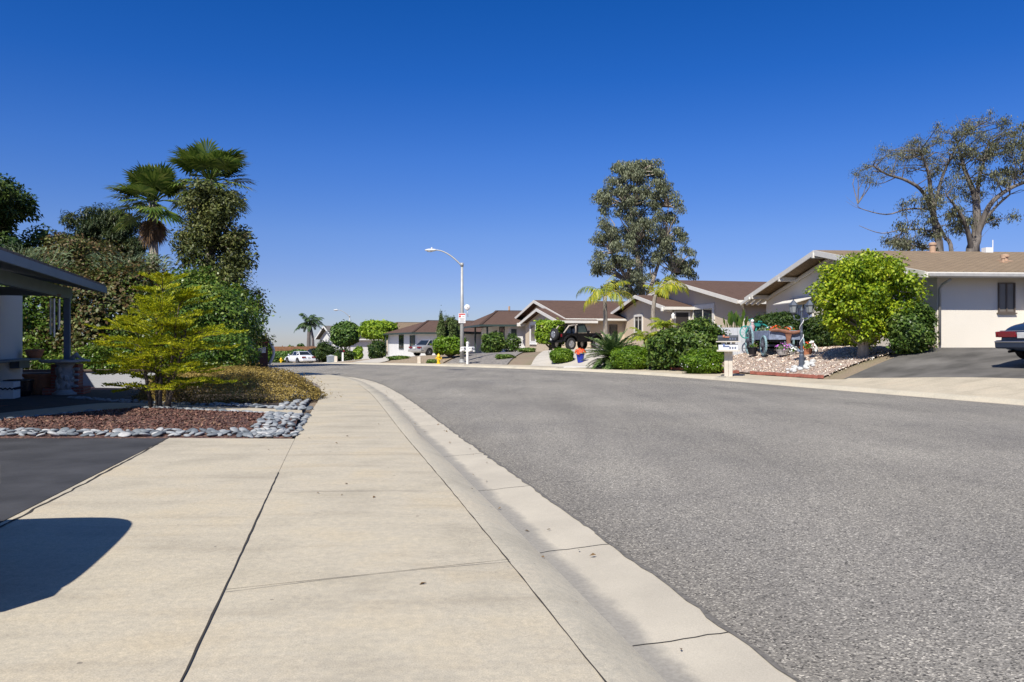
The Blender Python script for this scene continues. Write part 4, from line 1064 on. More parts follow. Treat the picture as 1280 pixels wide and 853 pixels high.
# --- 4 white hipped house behind the lamp
HD = hip_house('hipped_house', 'white hipped house with dark porch and dish behind the near lamp', (-2.15, 66.8, .15), R(11), 15, 11, 2.45, 1.45, MWHS, MSH_BR, 2.2, .55, MTRIMD, 1.9)
for y_ in (.1, 7.0): po = MB(); po.box((.1, y_, 1.15), (.14, .14, 2.5)); po.build('porch_post', MTRIMD, HD)
window(HD, 1.9, 3.0, .95, 2.2, 1.35, (-1, 0), .08, MTRIMD, MGLASS, 1)
dm = MB(); dm.box((1.87, 6.2, 1.0), (.07, 1.0, 2.1)); dm.build('door', MDOOR, HD)
sh = MB(); sh.box((2.35, -.02, 1.75), (.45, .05, .7)); sh.build('shutter', MTRIMD, HD)
ds = MB(); ds.ell((0, 0, 0), (.28, .08, .28), 16, 8); ds.bar((0, 0, -.1), (.1, .2, -.9), .05); ds.bar((0, 0, 0), (0, -.4, .1), .03)
for c in (ds,): c.build('satellite_dish', MWHITE, HD, smooth=True, loc=(-.3, 9.5, 4.3))
pm_ = MB(); pm_.cyl((3.4, 7.6, 3.85), (3.4, 7.6, 4.35), .09, 8); pm_.build('roof_vent', MFLUE, HD)
# --- 5 white house at the bend with brown hip roof
HE = hip_house('hipped_house', 'white house with dark shutters and brown hip roof at the bend', (-9.55, 80.5, -.35), R(20), 15, 9, 2.45, 1.4, MWHS, MSH_BR, 3.0, .6, MTRIMD, 0)
window(HE, 0, 2.0, .75, 1.1, 1.35, (-1, 0), .07, MTRIMD, MGLASSC, 1)
window(HE, 0, 7.4, .85, 2.2, 1.35, (-1, 0), .07, MTRIMD, MGLASS, 1)
sh = MB()
for y_ in (1.05, 2.95): sh.box((-.03, y_, 1.43), (.05, .42, 1.5))
sh.build('shutter', MTRIMD, HE)
bx = MB(); bx.box((-.5, 8.2, 1.1), (1.0, 5.0, 2.4)); 
po = MB(); po.box((-.45, 14, 1.1), (.14, .14, 2.6)); po.build('porch_post', MTRIMD, HE)
# --- far houses
HF, _ = gable_house('gabled_house', 'small pale gabled house beyond the parked cars below the palm', (-24.6, 112, -.9), R(28), 9, 10, 2.5, 1.7, MWHS, MSH_GREY, .5, .6, MWHITE)
HG, _ = gable_house('gabled_house', 'low tan house with grey roof at the far left of the junction', (-36.2, 101, -1.5), R(78), 11, 9, 3.1, 1.0, stucco('dim_tan_stucco', (.36, .33, .28)), MSH_GREY, .9, 1.0, MTRIM)
window(HG, 0, 5.0, 1.0, 1.6, 1.2, (-1, 0), .08, MTRIM, MGLASS, 1)
HH = hip_house('hipped_house', 'tan roofed house peeping over the white house at the bend', (-17.4, 112, .4), R(15), 12, 8, 2.5, 1.1, MTANS, MSH_TAN, 2, .5, MTRIM, 0)
# far brown board fence
def far_fence():
    a = Vector((-33, 108, 0)); b = Vector((-25.5, 109.5, 0)); t = thing('board_fence', 'brown board fence beyond the white saloon car', 'fence', (a.x, a.y, Hs(a.x, a.y)))
    m = MB(); pst = MB()
    for k in range(50):
        u = k / 50; p = a.lerp(b, u) - a; m.box((p.x, p.y, .85), (.15, .03, 1.75))
    m.build('boards', plain('brown_boards', (.22, .11, .055), .9, 0, .3, 3), t)
    for k in range(5): p = a.lerp(b, k / 4) - a; pst.box((p.x, p.y + .06, .9), (.1, .1, 1.9))
    pst.build('post', plain('fence_post', (.2, .12, .07), .9), t)
far_fence()

# ================================================================== STREET LAMPS
def lamp(label, x, y, h, arm, az, sign, group):
    z = Hs(x, y); t = thing('street_lamp', label, 'street lamp', (x, y, z), az, group)
    m = MB(); m.tube([(0, 0, -.05), (0, 0, h * .5), (0, 0, h)], [.125, .10, .065], 14); m.build('pole', MGALV, t, smooth=True)
    b = MB(); b.lathe([(.2, 0), (.2, .03), (.15, .05), (.14, .2)], n=14); b.build('base_flange', MGALV, t)
    a = MB(); pts = []
    for k in range(13): u = k / 12; pts.append((-arm * u, 0, h - .12 + .95 * math.sin(u * math.pi / 2) ** .9))
    a.tube(pts, [.045 - .012 * k / 12 for k in range(13)], 8); a.box((0, 0, h - .02), (.17, .17, .2)); a.build('arm', MGALV, t, smooth=True)
    zz = h - .12 + .95
    hd = MB(); hd.ell((-arm - .26, 0, zz + .0), (.36, .14, .085), 16, 8); hd.lathe([(.05, .06), (.05, .14), (.03, .16)], (-arm - .2, 0, zz), 8); hd.build('lamp_head', plain('lamp_housing', (.62, .62, .6), .4), t, smooth=True)
    ln = MB(); ln.ell((-arm - .30, 0, zz - .06), (.2, .1, .06), 14, 6); ln.build('lens', plain('lamp_lens', (.7, .7, .68), .15), t, smooth=True)
    if sign:
        s = MB(); s.box((.02, -.135, 2.55), (.40, .02, .56)); s.box((0, -.12, 2.75), (.06, .03, .05)); s.box((0, -.12, 2.35), (.06, .03, .05)); so_ = s.build('sign_plate', MWHITE, t)
        q = MB(); q.box((.02, -.147, 2.77), (.36, .004, .07)); q.box((-.10, -.147, 2.65), (.11, .004, .11)); q.build('red_print', plain('sign_red', (.5, .03, .03), .5), so_)
        q = MB()
        for k in range(5): q.box((.02 + .02 * (k % 2), -.147, 2.54 - k * .055), (.32 - .05 * (k % 3), .004, .022))
        q.box((.10, -.147, 2.65), (.14, .004, .03)); q.build('fine_print', plain('sign_grey', (.25, .22, .24), .5), so_)
    return t
lx, ly = at(577.5, 46); lamp('nearer tall street lamp with a small white sign on its pole', lx, ly, 5.65, 1.55, R(-4), True, 'cobra head street lamps')
lx, ly = at(437, 108); lamp('farther street lamp rising beside the round dark tree', lx, ly, zpx(396, 108) - Hs(lx, ly), 1.55, R(4), False, 'cobra head street lamps')
# ================================================================== VEHICLES
MTYRE = plain('tyre_rubber', (.018, .018, .019), .85)
MRIM = plain('alloy_rim', (.45, .46, .48), .3, .7)
MCARGL = glassmat('car_glass', (.012, .016, .02), .04, 1.0)
MRED = plain('tail_lamp_red', (.17, .006, .012), .2, 0, .15, 8, 0, .8)
MCHR = plain('chrome', (.7, .7, .72), .12, 1.0, .02)
MBLK = plain('black_plastic', (.009, .009, .010), .7, 0, .1, 6, 0, .2)
MPLATE = plain('plate_white', (.62, .62, .6), .5)
def wheel(t, x, y, r, w, side):
    m = MB()
    prof = [(r * .62, -w / 2), (r * .9, -w / 2), (r, -w * .36), (r, w * .36), (r * .9, w / 2), (r * .62, w / 2)]
    n = 24; P = []; F = []
    for (rr_, yy) in prof:
        for k in range(n): a = 2 * math.pi * k / n; P.append((x + rr_ * math.cos(a), y + yy, r + rr_ * math.sin(a)))
    for i in range(len(prof) - 1):
        for k in range(n): a = i * n + k; b = i * n + (k + 1) % n; F.append((a, b, b + n, a + n))
    m.add(P, F); ty = m.build('wheel', MTYRE, t, smooth=False)
    q = MB(); yo = y + side * w * .40
    q.tube([(x, yo - side * .08, r), (x, yo, r)], [r * .63, r * .60], 24)
    for k in range(5):
        a = k * 1.2566; q.bar((x + .05 * math.cos(a), yo + side * .012, r + .05 * math.sin(a)), (x + r * .56 * math.cos(a), yo + side * .012, r + r * .56 * math.sin(a)), .055, .03)
    q.cyl((x, yo, r), (x, yo + side * .03, r), .06, 10); q.build('rim', MRIM, ty)
    return ty
def car(label, loc, heading, paint, L=4.6, W=1.78, Hh=1.42, trunk=.95, pitch=0, group=None, wide_lights=False, cat='car', hatch=False):
    """x forward, y left; origin on the ground below the middle"""
    t = thing('parked_car', label, cat, loc, heading, group); t.rotation_euler = (0, -pitch, heading)
    h = L / 2; hw = W / 2
    st = [(-h, .40, .62, .70), (-h + .05, .30, .72, .86), (-h + .25, .25, trunk - .06, .95), (-h + .75, .21, trunk, 1.0), (-h * .45, .19, trunk - .01, 1.0), (0, .18, .92, 1.0), (h * .35, .18, .92, 1.0), (h * .5, .19, .90, .99), (h * .8, .21, .80, .95), (h - .2, .24, .70, .88), (h - .03, .32, .60, .74), (h, .40, .54, .66)]
    if hatch: st = [(-h, .42, .98, .66), (-h + .06, .32, 1.24, .84), (-h + .28, .25, 1.47, .95), (-h + .8, .21, Hh, 1.0), (-h * .2, .19, Hh + .02, 1.0), (h * .2, .18, Hh - .06, 1.0), (h * .5, .19, 1.02, .99)] + st[8:]
    P = []; F = []
    for (x, zb, zt, k) in st:
        w = hw * k; half = [(0, zb), (w * .80, zb), (w * .96, zb + .07), (w, zb + (zt - zb) * .45), (w * .985, zb + (zt - zb) * .72), (w * .93, zt - .05), (w * .80, zt), (w * .4, zt + .025), (0, zt + .03)]
        ring = half + [(-a, b) for a, b in half[-2:0:-1]]
        P += [(x, a, b) for a, b in ring]
    n = len(ring)
    for i in range(len(st) - 1):
        for k in range(n): a = i * n + k; b = i * n + (k + 1) % n; F.append((a, b, b + n, a + n))
    F.append(tuple(range(n))); F.append(tuple((len(st) - 1) * n + k for k in range(n)))
    m = MB(); m.add(P, F); b = m.build('body', paint, t, smooth=True)
    sm = b.modifiers.new('sub', 'SUBSURF'); sm.levels = 1; sm.render_levels = 2
    for e in b.data.edges: pass
    # cabin
    zb = .90; base = [(-h + (.12 if hatch else .72), hw * (1.0 if hatch else .86)), (-h * .42, hw * .93), (h * .05, hw * .95), (h * .42, hw * .88)]
    top = [(-h + (.42 if hatch else 1.28), hw * (.95 if hatch else .66)), (-h * .30, hw * .72), (0, hw * .73), (h * .12, hw * .68)]
    zt = Hh; c = MB(); V = []
    for (x, w) in base: V += [(x, w, zb)]
    for (x, w) in top: V += [(x, w, zt - .035 if x in (top[0][0], top[-1][0]) else zt - .01)]
    V += [(x, -w, z) for x, w, z in V]
    Fc = [(0, 1, 5, 4), (1, 2, 6, 5), (2, 3, 7, 6), (8, 12, 13, 9), (9, 13, 14, 10), (10, 14, 15, 11), (0, 4, 12, 8), (3, 11, 15, 7), (4, 5, 13, 12), (5, 6, 14, 13), (6, 7, 15, 14)]
    if hatch:
        for s in (-1, 1): q = MB(); q.box((-.45, s * hw * .955, 1.18), (2.6, .03, .34), (s * .12, 0, 0)); q.build('side_window', MCARGL, t)
        q = MB(); q.box((-h + .12, 0, 1.2), (.03, W * .66, .34), (0, .5, 0)); q.build('rear_window', MCARGL, t)
        for x in (-h + .98, h - .88):
            for s in (-1, 1): wheel(t, x, s * (hw - .07), .315, .20, s)
        for s in (-1, 1):
            q = MB(); q.box((-h + .06, s * hw * .72, .92), (.1, .14, .3)); q.build('tail_light', MRED, t, bevel=.02)
            q = MB(); q.ell((h * .36, s * (hw + .07), 1.05), (.07, .1, .08), 10, 6); q.build('mirror', paint, t, smooth=True)
        q = MB(); q.box((-h - .01, 0, .5), (.1, W * .82, .2)); q.build('rear_bumper', paint, t, bevel=.045)
        return t
    c.add(V, Fc); cb = c.build('cabin', paint, t, bevel=0 if hatch else .04, smooth=hatch)
    if hatch: sm2 = cb.modifiers.new('sub', 'SUBSURF'); sm2.levels = sm2.render_levels = 3
    def pane(name, q, ins, off):
        q = [Vector(V[i]) for i in q]; ce = sum(q, Vector()) / 4; nn_ = (q[1] - q[0]).cross(q[3] - q[0]).normalized()
        if nn_.dot(ce - Vector((0, 0, 1.0))) < 0: nn_ = -nn_
        q = [ce + (p - ce) * ins + nn_ * off for p in q]; k = MB(); k.slab(q if (q[1] - q[0]).cross(q[2] - q[0]).dot(nn_) > 0 else q[::-1], .02); k.build(name, MCARGL, t)
    for f_, s in (((0, 1, 5, 4), 1), ((1, 2, 6, 5), 1), ((2, 3, 7, 6), 1), ((8, 9, 13, 12), 1), ((9, 10, 14, 13), 1), ((10, 11, 15, 14), 1)): pane('side_window', f_, .86, .012)
    pane('rear_window', (0, 4, 12, 8), .88, .014); pane('windshield', (3, 7, 15, 11), .90, .014)
    # wheels in dark arches
    for x in (-h + .98, h - .88):
        for s in (-1, 1):
            ar = MB(); ar.tube([(x, s * (hw - .20), .33), (x, s * (hw + .004), .33)], [.375, .375], 22); ar.build('wheel_arch', MBLK, t)
            wheel(t, x, s * (hw - .088), .315, .20, s)
    bu = MB(); bu.box((-h - .035, 0, .46), (.14, W * .90, .22)); bu.box((-h + .22, hw * .90, .46), (.5, .09, .2), (0, 0, -.12)); bu.box((-h + .22, -hw * .90, .46), (.5, .09, .2), (0, 0, .12)); bu.build('rear_bumper', paint, t, bevel=.045)
    fb = MB(); fb.box((h + .02, 0, .44), (.14, W * .86, .2)); fb.build('front_bumper', paint, t, bevel=.045)
    for s in (-1, 1):
        tl = MB()
        if wide_lights: tl.box((-h - .005, s * hw * .53, .72), (.09, hw * .58, .15)); tl.box((-h + .09, s * hw * .875, .72), (.22, .07, .15), (0, 0, -s * .35))
        else: tl.box((-h + .0, s * hw * .62, .74), (.10, hw * .42, .14)); tl.box((-h + .09, s * hw * .86, .74), (.2, .06, .14), (0, 0, -s * .45))
        tl.build('tail_light', MRED, t, bevel=.015)
        hl = MB(); hl.box((h - .06, s * hw * .60, .61), (.1, hw * .4, .13)); hl.build('headlight', plain('headlamp', (.6, .62, .64), .08), t, bevel=.03)
        mi = MB(); mi.ell((h * .33, s * (hw + .07), .98), (.07, .1, .065), 10, 6); mi.build('mirror', paint, t, smooth=True)
    pl = MB(); pl.box((-h - .045, 0, .70), (.02, .31, .15)); pl.build('licence_plate', MPLATE, t, bevel=.004)
    if wide_lights:
        ch = MB(); ch.box((-h - .11, 0, .535), (.012, W * .88, .028)); ch.box((-h - .02, 0, .815), (.03, W * .74, .02)); ch.build('chrome_strip', MCHR, t, bevel=.004)
        ex = MB(); ex.cyl((-h - .03, hw * .5, .27), (-h + .5, hw * .5, .27), .035, 10); ex.build('exhaust', MBLK, t)
    return t
def paintm(name, c, rough=.25, metal=.0): return plain(name, c, rough, metal, .03, 1, 0, .5, .6)
PB = paintm('navy_paint', (.016, .032, .068), .3, .3); PW = paintm('white_car_paint', (.72, .73, .75)); PS = paintm('silver_beige_paint', (.42, .40, .37), .3, .4); PD = paintm('dark_blue_paint', (.02, .03, .05))
hd = math.atan2(.22, .97); L_ = 5.2; ux, uy = math.cos(hd), math.sin(hd)
rl = (12.95, 21.4)   # rear left corner
cxx = rl[0] + ux * L_ / 2 + uy * .93; cyy = rl[1] + uy * L_ / 2 - ux * .93
pt = math.atan2(Hs(cxx + ux * 1.4, cyy + uy * 1.4) - Hs(cxx - ux * 1.4, cyy - uy * 1.4), 2.8)
car('dark navy saloon parked nose up on the worn blacktop drive', (cxx, cyy, Hs(cxx, cyy) + .01), hd, PB, L_, 1.9, 1.42, .98, pt * .8, wide_lights=True)
wx, wy = at(374.5, 85); car('white saloon standing at the far junction seen from behind', (wx, wy, float(zr(wy)) + .0), R(130), PW, 4.35, 1.66, 1.34)
sx, sy = at(541.5, 72); car('silver beige saloon on the drive beside the clipped block tree', (sx, sy, Hs(sx, sy) + .02), R(48), PS, 4.4, 1.74, 1.42)
dx, dy = at(393, 94); car('dark saloon half hidden behind the white saloon', (dx, dy, Hs(dx, dy)), R(150), PD, 4.6, 1.78, 1.5)
# car at the left, just outside the frame: its corner and its shadow are in the picture
hd2 = math.atan2(-.23, -.97); car('grey hatchback on the sealed blacktop casting a rounded shadow on the apron', (-5.12, 3.24, 0), R(193.0), paintm('grey_paint', (.12, .12, .125)), 4.8, 1.92, 1.56, 1.04, hatch=True)

def offroader():
    x, y = at(720, 53); t = thing('off_roader', 'black open topped off-roader with rear spare wheel on the drive', 'off-roader', (x, y, Hs(x, y) + .02), R(34))
    PK = plain('black_paint', (.006, .006, .007), .35, 0, .03, 1, 0, .25, 0); S = 1.06
    b = MB(); b.prism([(-1.75, .55), (1.8, .55), (1.85, 1.02), (.55, 1.12), (.5, 1.16), (-1.75, 1.14)], 'y', -.72, .72); b.build('body', PK, t, bevel=.04)
    hd_ = MB(); hd_.box((1.2, 0, 1.10), (1.25, 1.2, .12)); hd_.build('hood', PK, t, bevel=.04)
    for s in (-1, 1):
        for wx_ in (-1.12, 1.22):
            f = MB(); pts = [(wx_ + .56 * math.cos(a), s * .80, .50 + .50 * math.sin(a)) for a in np.linspace(math.pi * .95, math.pi * .05, 9)]
            for i in range(8): f.slab([(pts[i][0], s * .68, pts[i][2]), (pts[i + 1][0], s * .68, pts[i + 1][2]), (pts[i + 1][0], s * .93, pts[i + 1][2]), (pts[i][0], s * .93, pts[i][2])], .05)
            f.build('fender', MBLK, t); wheel(t, wx_, s * .80, .41, .27, s)
        d = MB(); d.box((.02, s * .735, .85), (.92, .03, .56)); d_ = d.build('door', PK, t, bevel=.02); hh = MB(); hh.box((-.28, s * .765, 1.0), (.14, .03, .04)); hh.build('handle', MBLK, d_)
        wf = MB()
        for a_, c_ in (((-.42, 1.14), (-.38, 1.72)), ((-.38, 1.72), (.22, 1.74)), ((.22, 1.74), (.5, 1.16))): wf.bar((a_[0], s * .71, a_[1]), (c_[0], s * .68, c_[1]), .05)
        wf.build('window_frame', MBLK, t); wg_ = MB(); wg_.slab([(-.38, s * .70, 1.18), (.44, s * .70, 1.18), (.2, s * .685, 1.70), (-.35, s * .685, 1.70)], .01); wg_.build('side_window', glassmat('greenish_glass', (.05, .075, .07), .1), t)
        tl = MB(); tl.box((-1.78, s * .62, .98), (.05, .13, .2)); tl.build('tail_light', MRED, t, bevel=.01)
        mi = MB(); mi.box((.42, s * .9, 1.22), (.1, .16, .2)); mi.build('mirror', MBLK, t, bevel=.02)
    ws = MB(); ws.bar((.52, -.68, 1.14), (.25, -.66, 1.75), .05); ws.bar((.52, .68, 1.14), (.25, .66, 1.75), .05); ws.bar((.25, -.66, 1.75), (.25, .66, 1.75), .05); ws.build('windshield_frame', PK, t)
    wg_ = MB(); wg_.slab([(.5, -.64, 1.18), (.5, .64, 1.18), (.26, .62, 1.72), (.26, -.62, 1.72)], .01); wg_.build('windshield', MCARGL, t)
    rb = MB(); MROLL = plain('padded_roll_bar', (.42, .36, .30), .8)
    for s in (-1, 1):
        rb.tube([(-.5, s * .62, 1.12), (-.5, s * .60, 1.62), (-.46, s * .52, 1.72)], .05, 8); rb.tube([(-.5, s * .58, 1.70), (-1.1, s * .60, 1.64), (-1.58, s * .62, 1.14)], .05, 8); rb.tube([(-.48, s * .56, 1.71), (.25, s * .56, 1.73)], .045, 8)
    rb.tube([(-.47, -.54, 1.72), (-.47, .54, 1.72)], .05, 8); rb.build('roll_bar', MROLL, t, smooth=True)
    tp = MB(); tp.slab([(-1.2, -.60, 1.77), (.2, -.60, 1.80), (.2, .60, 1.80), (-1.2, .60, 1.77)], .03); tp.build('top_panel', MBLK, t)
    for s in (-1, 1):
        se = MB(); se.box((-.35, s * .33, 1.15), (.14, .44, .62), (0, -.15, 0)); se.box((-.32, s * .33, 1.52), (.1, .24, .16)); se.build('seat', plain('pale_seat', (.40, .37, .33), .8), t, bevel=.04)
    sp = MB(); n = 24
    prof = [(.24, -.12), (.36, -.13), (.41, -.08), (.41, .08), (.36, .13), (.24, .13)]; P = []; F = []
    for (r_, xx) in prof:
        for k in range(n): a = 2 * math.pi * k / n; P.append((-1.95 + xx, r_ * math.cos(a) - .05, 1.06 + r_ * math.sin(a)))
    for i in range(len(prof) - 1):
        for k in range(n): a = i * n + k; c_ = i * n + (k + 1) % n; F.append((a, c_, c_ + n, a + n))
    sp.add(P, F); so_ = sp.build('spare_wheel', MTYRE, t); ri = MB(); ri.cyl((-2.0, -.05, 1.06), (-2.07, -.05, 1.06), .235, 20)
    for k in range(5): a = k * 1.2566; ri.bar((-2.085, -.05, 1.06), (-2.085, -.05 + .2 * math.cos(a), 1.06 + .2 * math.sin(a)), .05, .02)
    ri.build('rim', MRIM, so_)
    bu = MB(); bu.box((-1.84, 0, .58), (.16, 1.56, .16)); bu.build('rear_bumper', MBLK, t, bevel=.03); fb = MB(); fb.box((1.98, 0, .62), (.2, 1.5, .16)); fb.build('front_bumper', MBLK, t, bevel=.03)
    gr = MB(); gr.box((1.84, 0, .88), (.05, 1.1, .36)); 
    for k in range(7): gr.box((1.87, -.3 + .1 * k, .88), (.03, .04, .28))
    gr.build('grille', PK, t)
    for s in (-1, 1): hl = MB(); hl.cyl((1.85, s * .42, .92), (1.9, s * .42, .92), .1, 14); hl.build('headlight', plain('headlamp', (.6, .62, .64), .08), t)
    pl = MB(); pl.box((-1.79, .52, .74), (.02, .3, .15)); pl.build('licence_plate', MPLATE, t); t.scale = (.93, .93, .96)
offroader()
# ================================================================== PLANTS AND THINGS ACROSS THE STREET
def sb(name, label, px, d, wpx, ytop, lm, size=None, depth=None, exp=2.3, cat='bush', bottom=0, ybot=None, seed=1, k=4.5, bump_=.12, asp=.55, group=None, inner=.66, up=.45, freq=5.0, stems=True, zoff=0):
    """shrub by its place and size in the photo"""
    x, y, z = atz(px, d); z -= .04 - zoff
    hw = wpx * d / 2000; top = zpx(ytop, d) - z; b = (zpx(ybot, d) - z) if ybot else bottom
    rz = max(.14, (top - b) / 2); depth = depth or hw
    size = size or max(.07, 3.3 * d / 800)
    n = min(30000, cover((hw, depth, rz), size, asp, k))
    return bush(name, label, (x, y, z), (hw * .93, depth * .93, rz * .95), n, size, lm, asp, exp, bump_, group, cat, rz, seed, stems, b, up, inner, 0, freq)

# ---- gravel bed, brick edging
MPINK = mat_gravel('pink_gravel', [(.34, .24, .19), (.46, .34, .27), (.56, .44, .36), (.64, .54, .46), (.40, .30, .25)], 16)
fq = FE[(FE[:, 1] > 24.9) & (FE[:, 1] < 32.0)]
ribbon('gravel_bed', offset(fq, 2.5), offset(fq, 7.4), [.015, .02], MPINK, 14)
n = 5000; r = np.random.default_rng(9); ii = r.integers(0, len(fq), n); oo = offset(fq, 0)
T = np.gradient(fq, axis=0); T /= np.linalg.norm(T, axis=1)[:, None]; of = r.uniform(2.6, 7.3, n)
PX = fq[ii, 0] + T[ii, 1] * of + r.normal(0, .1, n); PY = fq[ii, 1] - T[ii, 0] * of + r.normal(0, .1, n)
C = np.stack([PX, PY, H(PX, PY) + .03], 1); nn = r.normal(size=C.shape) * .5; nn[:, 2] += 1
LM_PG = leafmat('gravel_stones', [(.35, .25, .2), (.5, .38, .3), (.6, .5, .42), (.68, .6, .52)], 0, .9, 3)
tag(leafmesh('gravel_stones', C, nn, .055, .8, LM_PG, None, None, 4, fold=.5), 'pink gravel stones strewn under the old wagon', 'gravel', None, 'stuff')
def edging(label, ya, yb, off, group=None):
    q = offset(FE, off); q = q[(q[:, 1] > ya) & (q[:, 1] < yb)]; L = np.r_[0, np.cumsum(np.linalg.norm(np.diff(q, axis=0), axis=1))]
    x0, y0 = q[0]; z0 = Hs(x0, y0); t = None; m = MB(); s = 0; r_ = random.Random(2)
    while s < L[-1] - .2:
        px_ = np.interp(s, L, q[:, 0]); py_ = np.interp(s, L, q[:, 1]); p2 = (np.interp(s + .2, L, q[:, 0]), np.interp(s + .2, L, q[:, 1]))
        a = math.atan2(p2[1] - py_, p2[0] - px_); m.box((px_ - x0, py_ - y0, Hs(px_, py_) - z0 + .045 + r_.uniform(-.01, .012)), (.195, .095, .11), (r_.uniform(-.05, .05), 0, a + r_.uniform(-.05, .05))); s += .208
    return tag(m.build('brick_edging', plain('edging_brick', (.30, .10, .07), .9, 0, .3, 6), None, bevel=.006, loc=(x0, y0, z0)), label, 'edging', group)
edging('red brick edging along the walk in front of the pink gravel', 25.4, 29.6, 2.42)
edging('red brick edging along the walk at the foot of the hibiscus', 29.9, 34.2, 2.42)

# ---- shrubs, right to left
def ficus():
    x, y, z = atz(1079, 27.0); z -= .05; r_ = random.Random(8); cl = []
    for k in range(120):
        u = r_.uniform(-1, 1); a = r_.uniform(0, 6.28); w = math.sqrt(max(.04, 1 - abs(u) ** 2.6)) * r_.uniform(.55, 1.0)
        cl.append(((math.cos(a) * w * 1.62 + .02, math.sin(a) * w * 1.55, 2.0 + 1.42 * u), r_.uniform(.28, .46)))
    for k in range(40):
        u = r_.uniform(-1, 1); a = r_.uniform(0, 6.28); cl.append(((math.cos(a) * .8, math.sin(a) * .8, 2.0 + 1.0 * u), .5))
    tree('ficus_tree', 'bright green bushy ficus with short stout trunk beside the blacktop drive', 'tree', (x, y, z), [(0, 0, -.1), (.02, 0, .35), (-.02, .03, 1.0), (0, 0, 1.9)], [.22, .18, .16, .1], cl, 27000, .125, .62, LM_BRIGHT, barkmat('pale_ficus_bark', (.22, .19, .16), (.40, .36, .31)), limb_r=.05, seed=61, up=.55, shell=.62)
ficus()
sb('oleander_shrub', 'dark green shrub at the corner of the cream wall behind the ficus', 1139, 26.0, 62, 380, LM_HIB, .12, .7, 2.2, seed=62)
sb('hedge', 'dark clipped hedge behind the wagon left of the post lantern', 972, 34.5, 62, 391, LM_DARK, .11, .9, 3, 'hedge', seed=63, bump_=.07)
sb('hedge', 'dark clipped hedge behind the post lantern right of the wagon', 1035, 32.5, 72, 394, LM_DARK, .11, .9, 3, 'hedge', seed=64, bump_=.07)
sb('hibiscus', 'large glossy hibiscus bush behind the brick edging left of the letterboxes', 870, 33.0, 72, 403, LM_HIB, .14, 1.2, 2.2, seed=65, bump_=.16)
sb('hibiscus', 'lower hibiscus bush between lime shrub and the large hibiscus', 832, 34.2, 50, 415, LM_HIB, .14, .9, 2.2, seed=66, bump_=.16)
def flowered(o, n, R_, colmat, size, seed, zc):
    r_ = np.random.default_rng(seed); d = rdir(r_, n); d[:, 2] = np.abs(d[:, 2]) * .9 - .1
    P = d * np.array(R_); P[:, 2] += zc; leafmesh('flowers', P, d + .3 * r_.normal(size=d.shape), size, .9, colmat, o, None, seed)
MFW = leafmat('white_petals', [(.6, .58, .55), (.8, .78, .75)], .2); MFR = leafmat('red_petals', [(.45, .03, .015), (.7, .08, .02), (.75, .18, .03)], .2)
MFP = leafmat('purple_petals', [(.35, .08, .42), (.55, .2, .6)], .2); MFY = leafmat('yellow_petals', [(.7, .45, .02), (.8, .6, .1)], .2)
gc_ = sb('flowering_ground_cover', 'low bright green ground cover with tiny white flowers by the letterboxes', 878, 30.6, 54, 439, LM_BOX, .08, .6, 2.3, seed=67, cat='ground cover')
flowered(gc_, 60, (.85, .6, .32), MFW, .05, 3, .34)
sb('round_shrub', 'clipped lime green low shrub right of the sago palm', 789, 35.2, 54, 433.5, LM_BOX, .085, .75, 2.8, seed=68, bump_=.05, k=6, inner=.8)
sb('round_shrub', 'clipped dome shrub on the drive corner in front of the off-roader', 702, 40.6, 31, 436, LM_BOX, .085, .62, 2.5, seed=69, bump_=.05, k=6, inner=.8)
# sago palm
def sago(label, px, d, n, L, h, seed, name='sago_palm', lm=None):
    x, y, z = atz(px, d); t = thing(name, label, 'palm', (x, y, z)); r_ = np.random.default_rng(seed); P = []; st = MB()
    tr_ = MB(); tr_.lathe([(.2, -.05), (.24, .2), (.22, h), (.12, h + .15)], n=12); tr_.build('trunk', MBARK, t)
    for k in range(n):
        az = k * 2.39996 + r_.uniform(-.15, .15); u = k / n; el = 1.25 - 1.75 * u ** .8 + r_.uniform(-.1, .1)
        q = frond(P, (0, 0, h + .05), az, el, L * r_.uniform(.85, 1.1), .55 + .55 * u, 34, .28, .05, r_, .05, stiff=True)
        st.tube([tuple(v) for v in q[::2]], [.014 - .001 * i for i in range(8)], 4, cap=False)
    quadmesh('crown', np.array(P), lm or LM_SAGO, t); st.build('frond_stems', LM_SAGO, t, smooth=True, fixn=False)
    c = MB(); c.ell((0, 0, h + .16), (.19, .19, .13), 12, 8, .1); c.build('cone', plain('sago_cone', (.40, .20, .06), .9, 0, .3, 20, .5), t, smooth=True)
    return t
sago('big sago palm with an orange brown cone beside the blue pot', 767, 36.4, 92, 1.5, .42, 5)
# palms in front of the tan entry wing
r_ = np.random.default_rng(2)
fr = [(2.9, .9, 1.75, 2.2, 30, .48, .05, .9), (.2, .55, 1.9, 1.9, 30, .5, .05, 1.0), (4.2, .8, 1.6, 2.5, 26, .48, .05, 1.0), (1.3, 1.1, 1.5, 1.6, 26, .45, .05, .8), (5.3, .5, 1.7, 2.4, 28, .5, .05, 1.1), (3.5, .25, 1.5, 1.9, 24, .45, .05, 1.2), (.9, 1.35, 1.4, .8, 22, .4, .045, .7), (5.9, 1.1, 1.5, 1.4, 24, .45, .05, .8), (2.2, .6, 1.4, 2.0, 22, .45, .05, 1.0)]
x, y, z = atz(757.5, 43); feather_palm('feather_palm', 'slim palm with drooping yellow fronds rising behind the sago palm', (x, y, z), zpx(371, 43) - z, .115, [(a_, b_, c_ * 1.12, d_ + .35, e_, f_ * 1.1, g_, h_ * 1.15) for a_, b_, c_, d_, e_, f_, g_, h_ in fr], LM_KING, seed=3, lean=(-.06, 0))
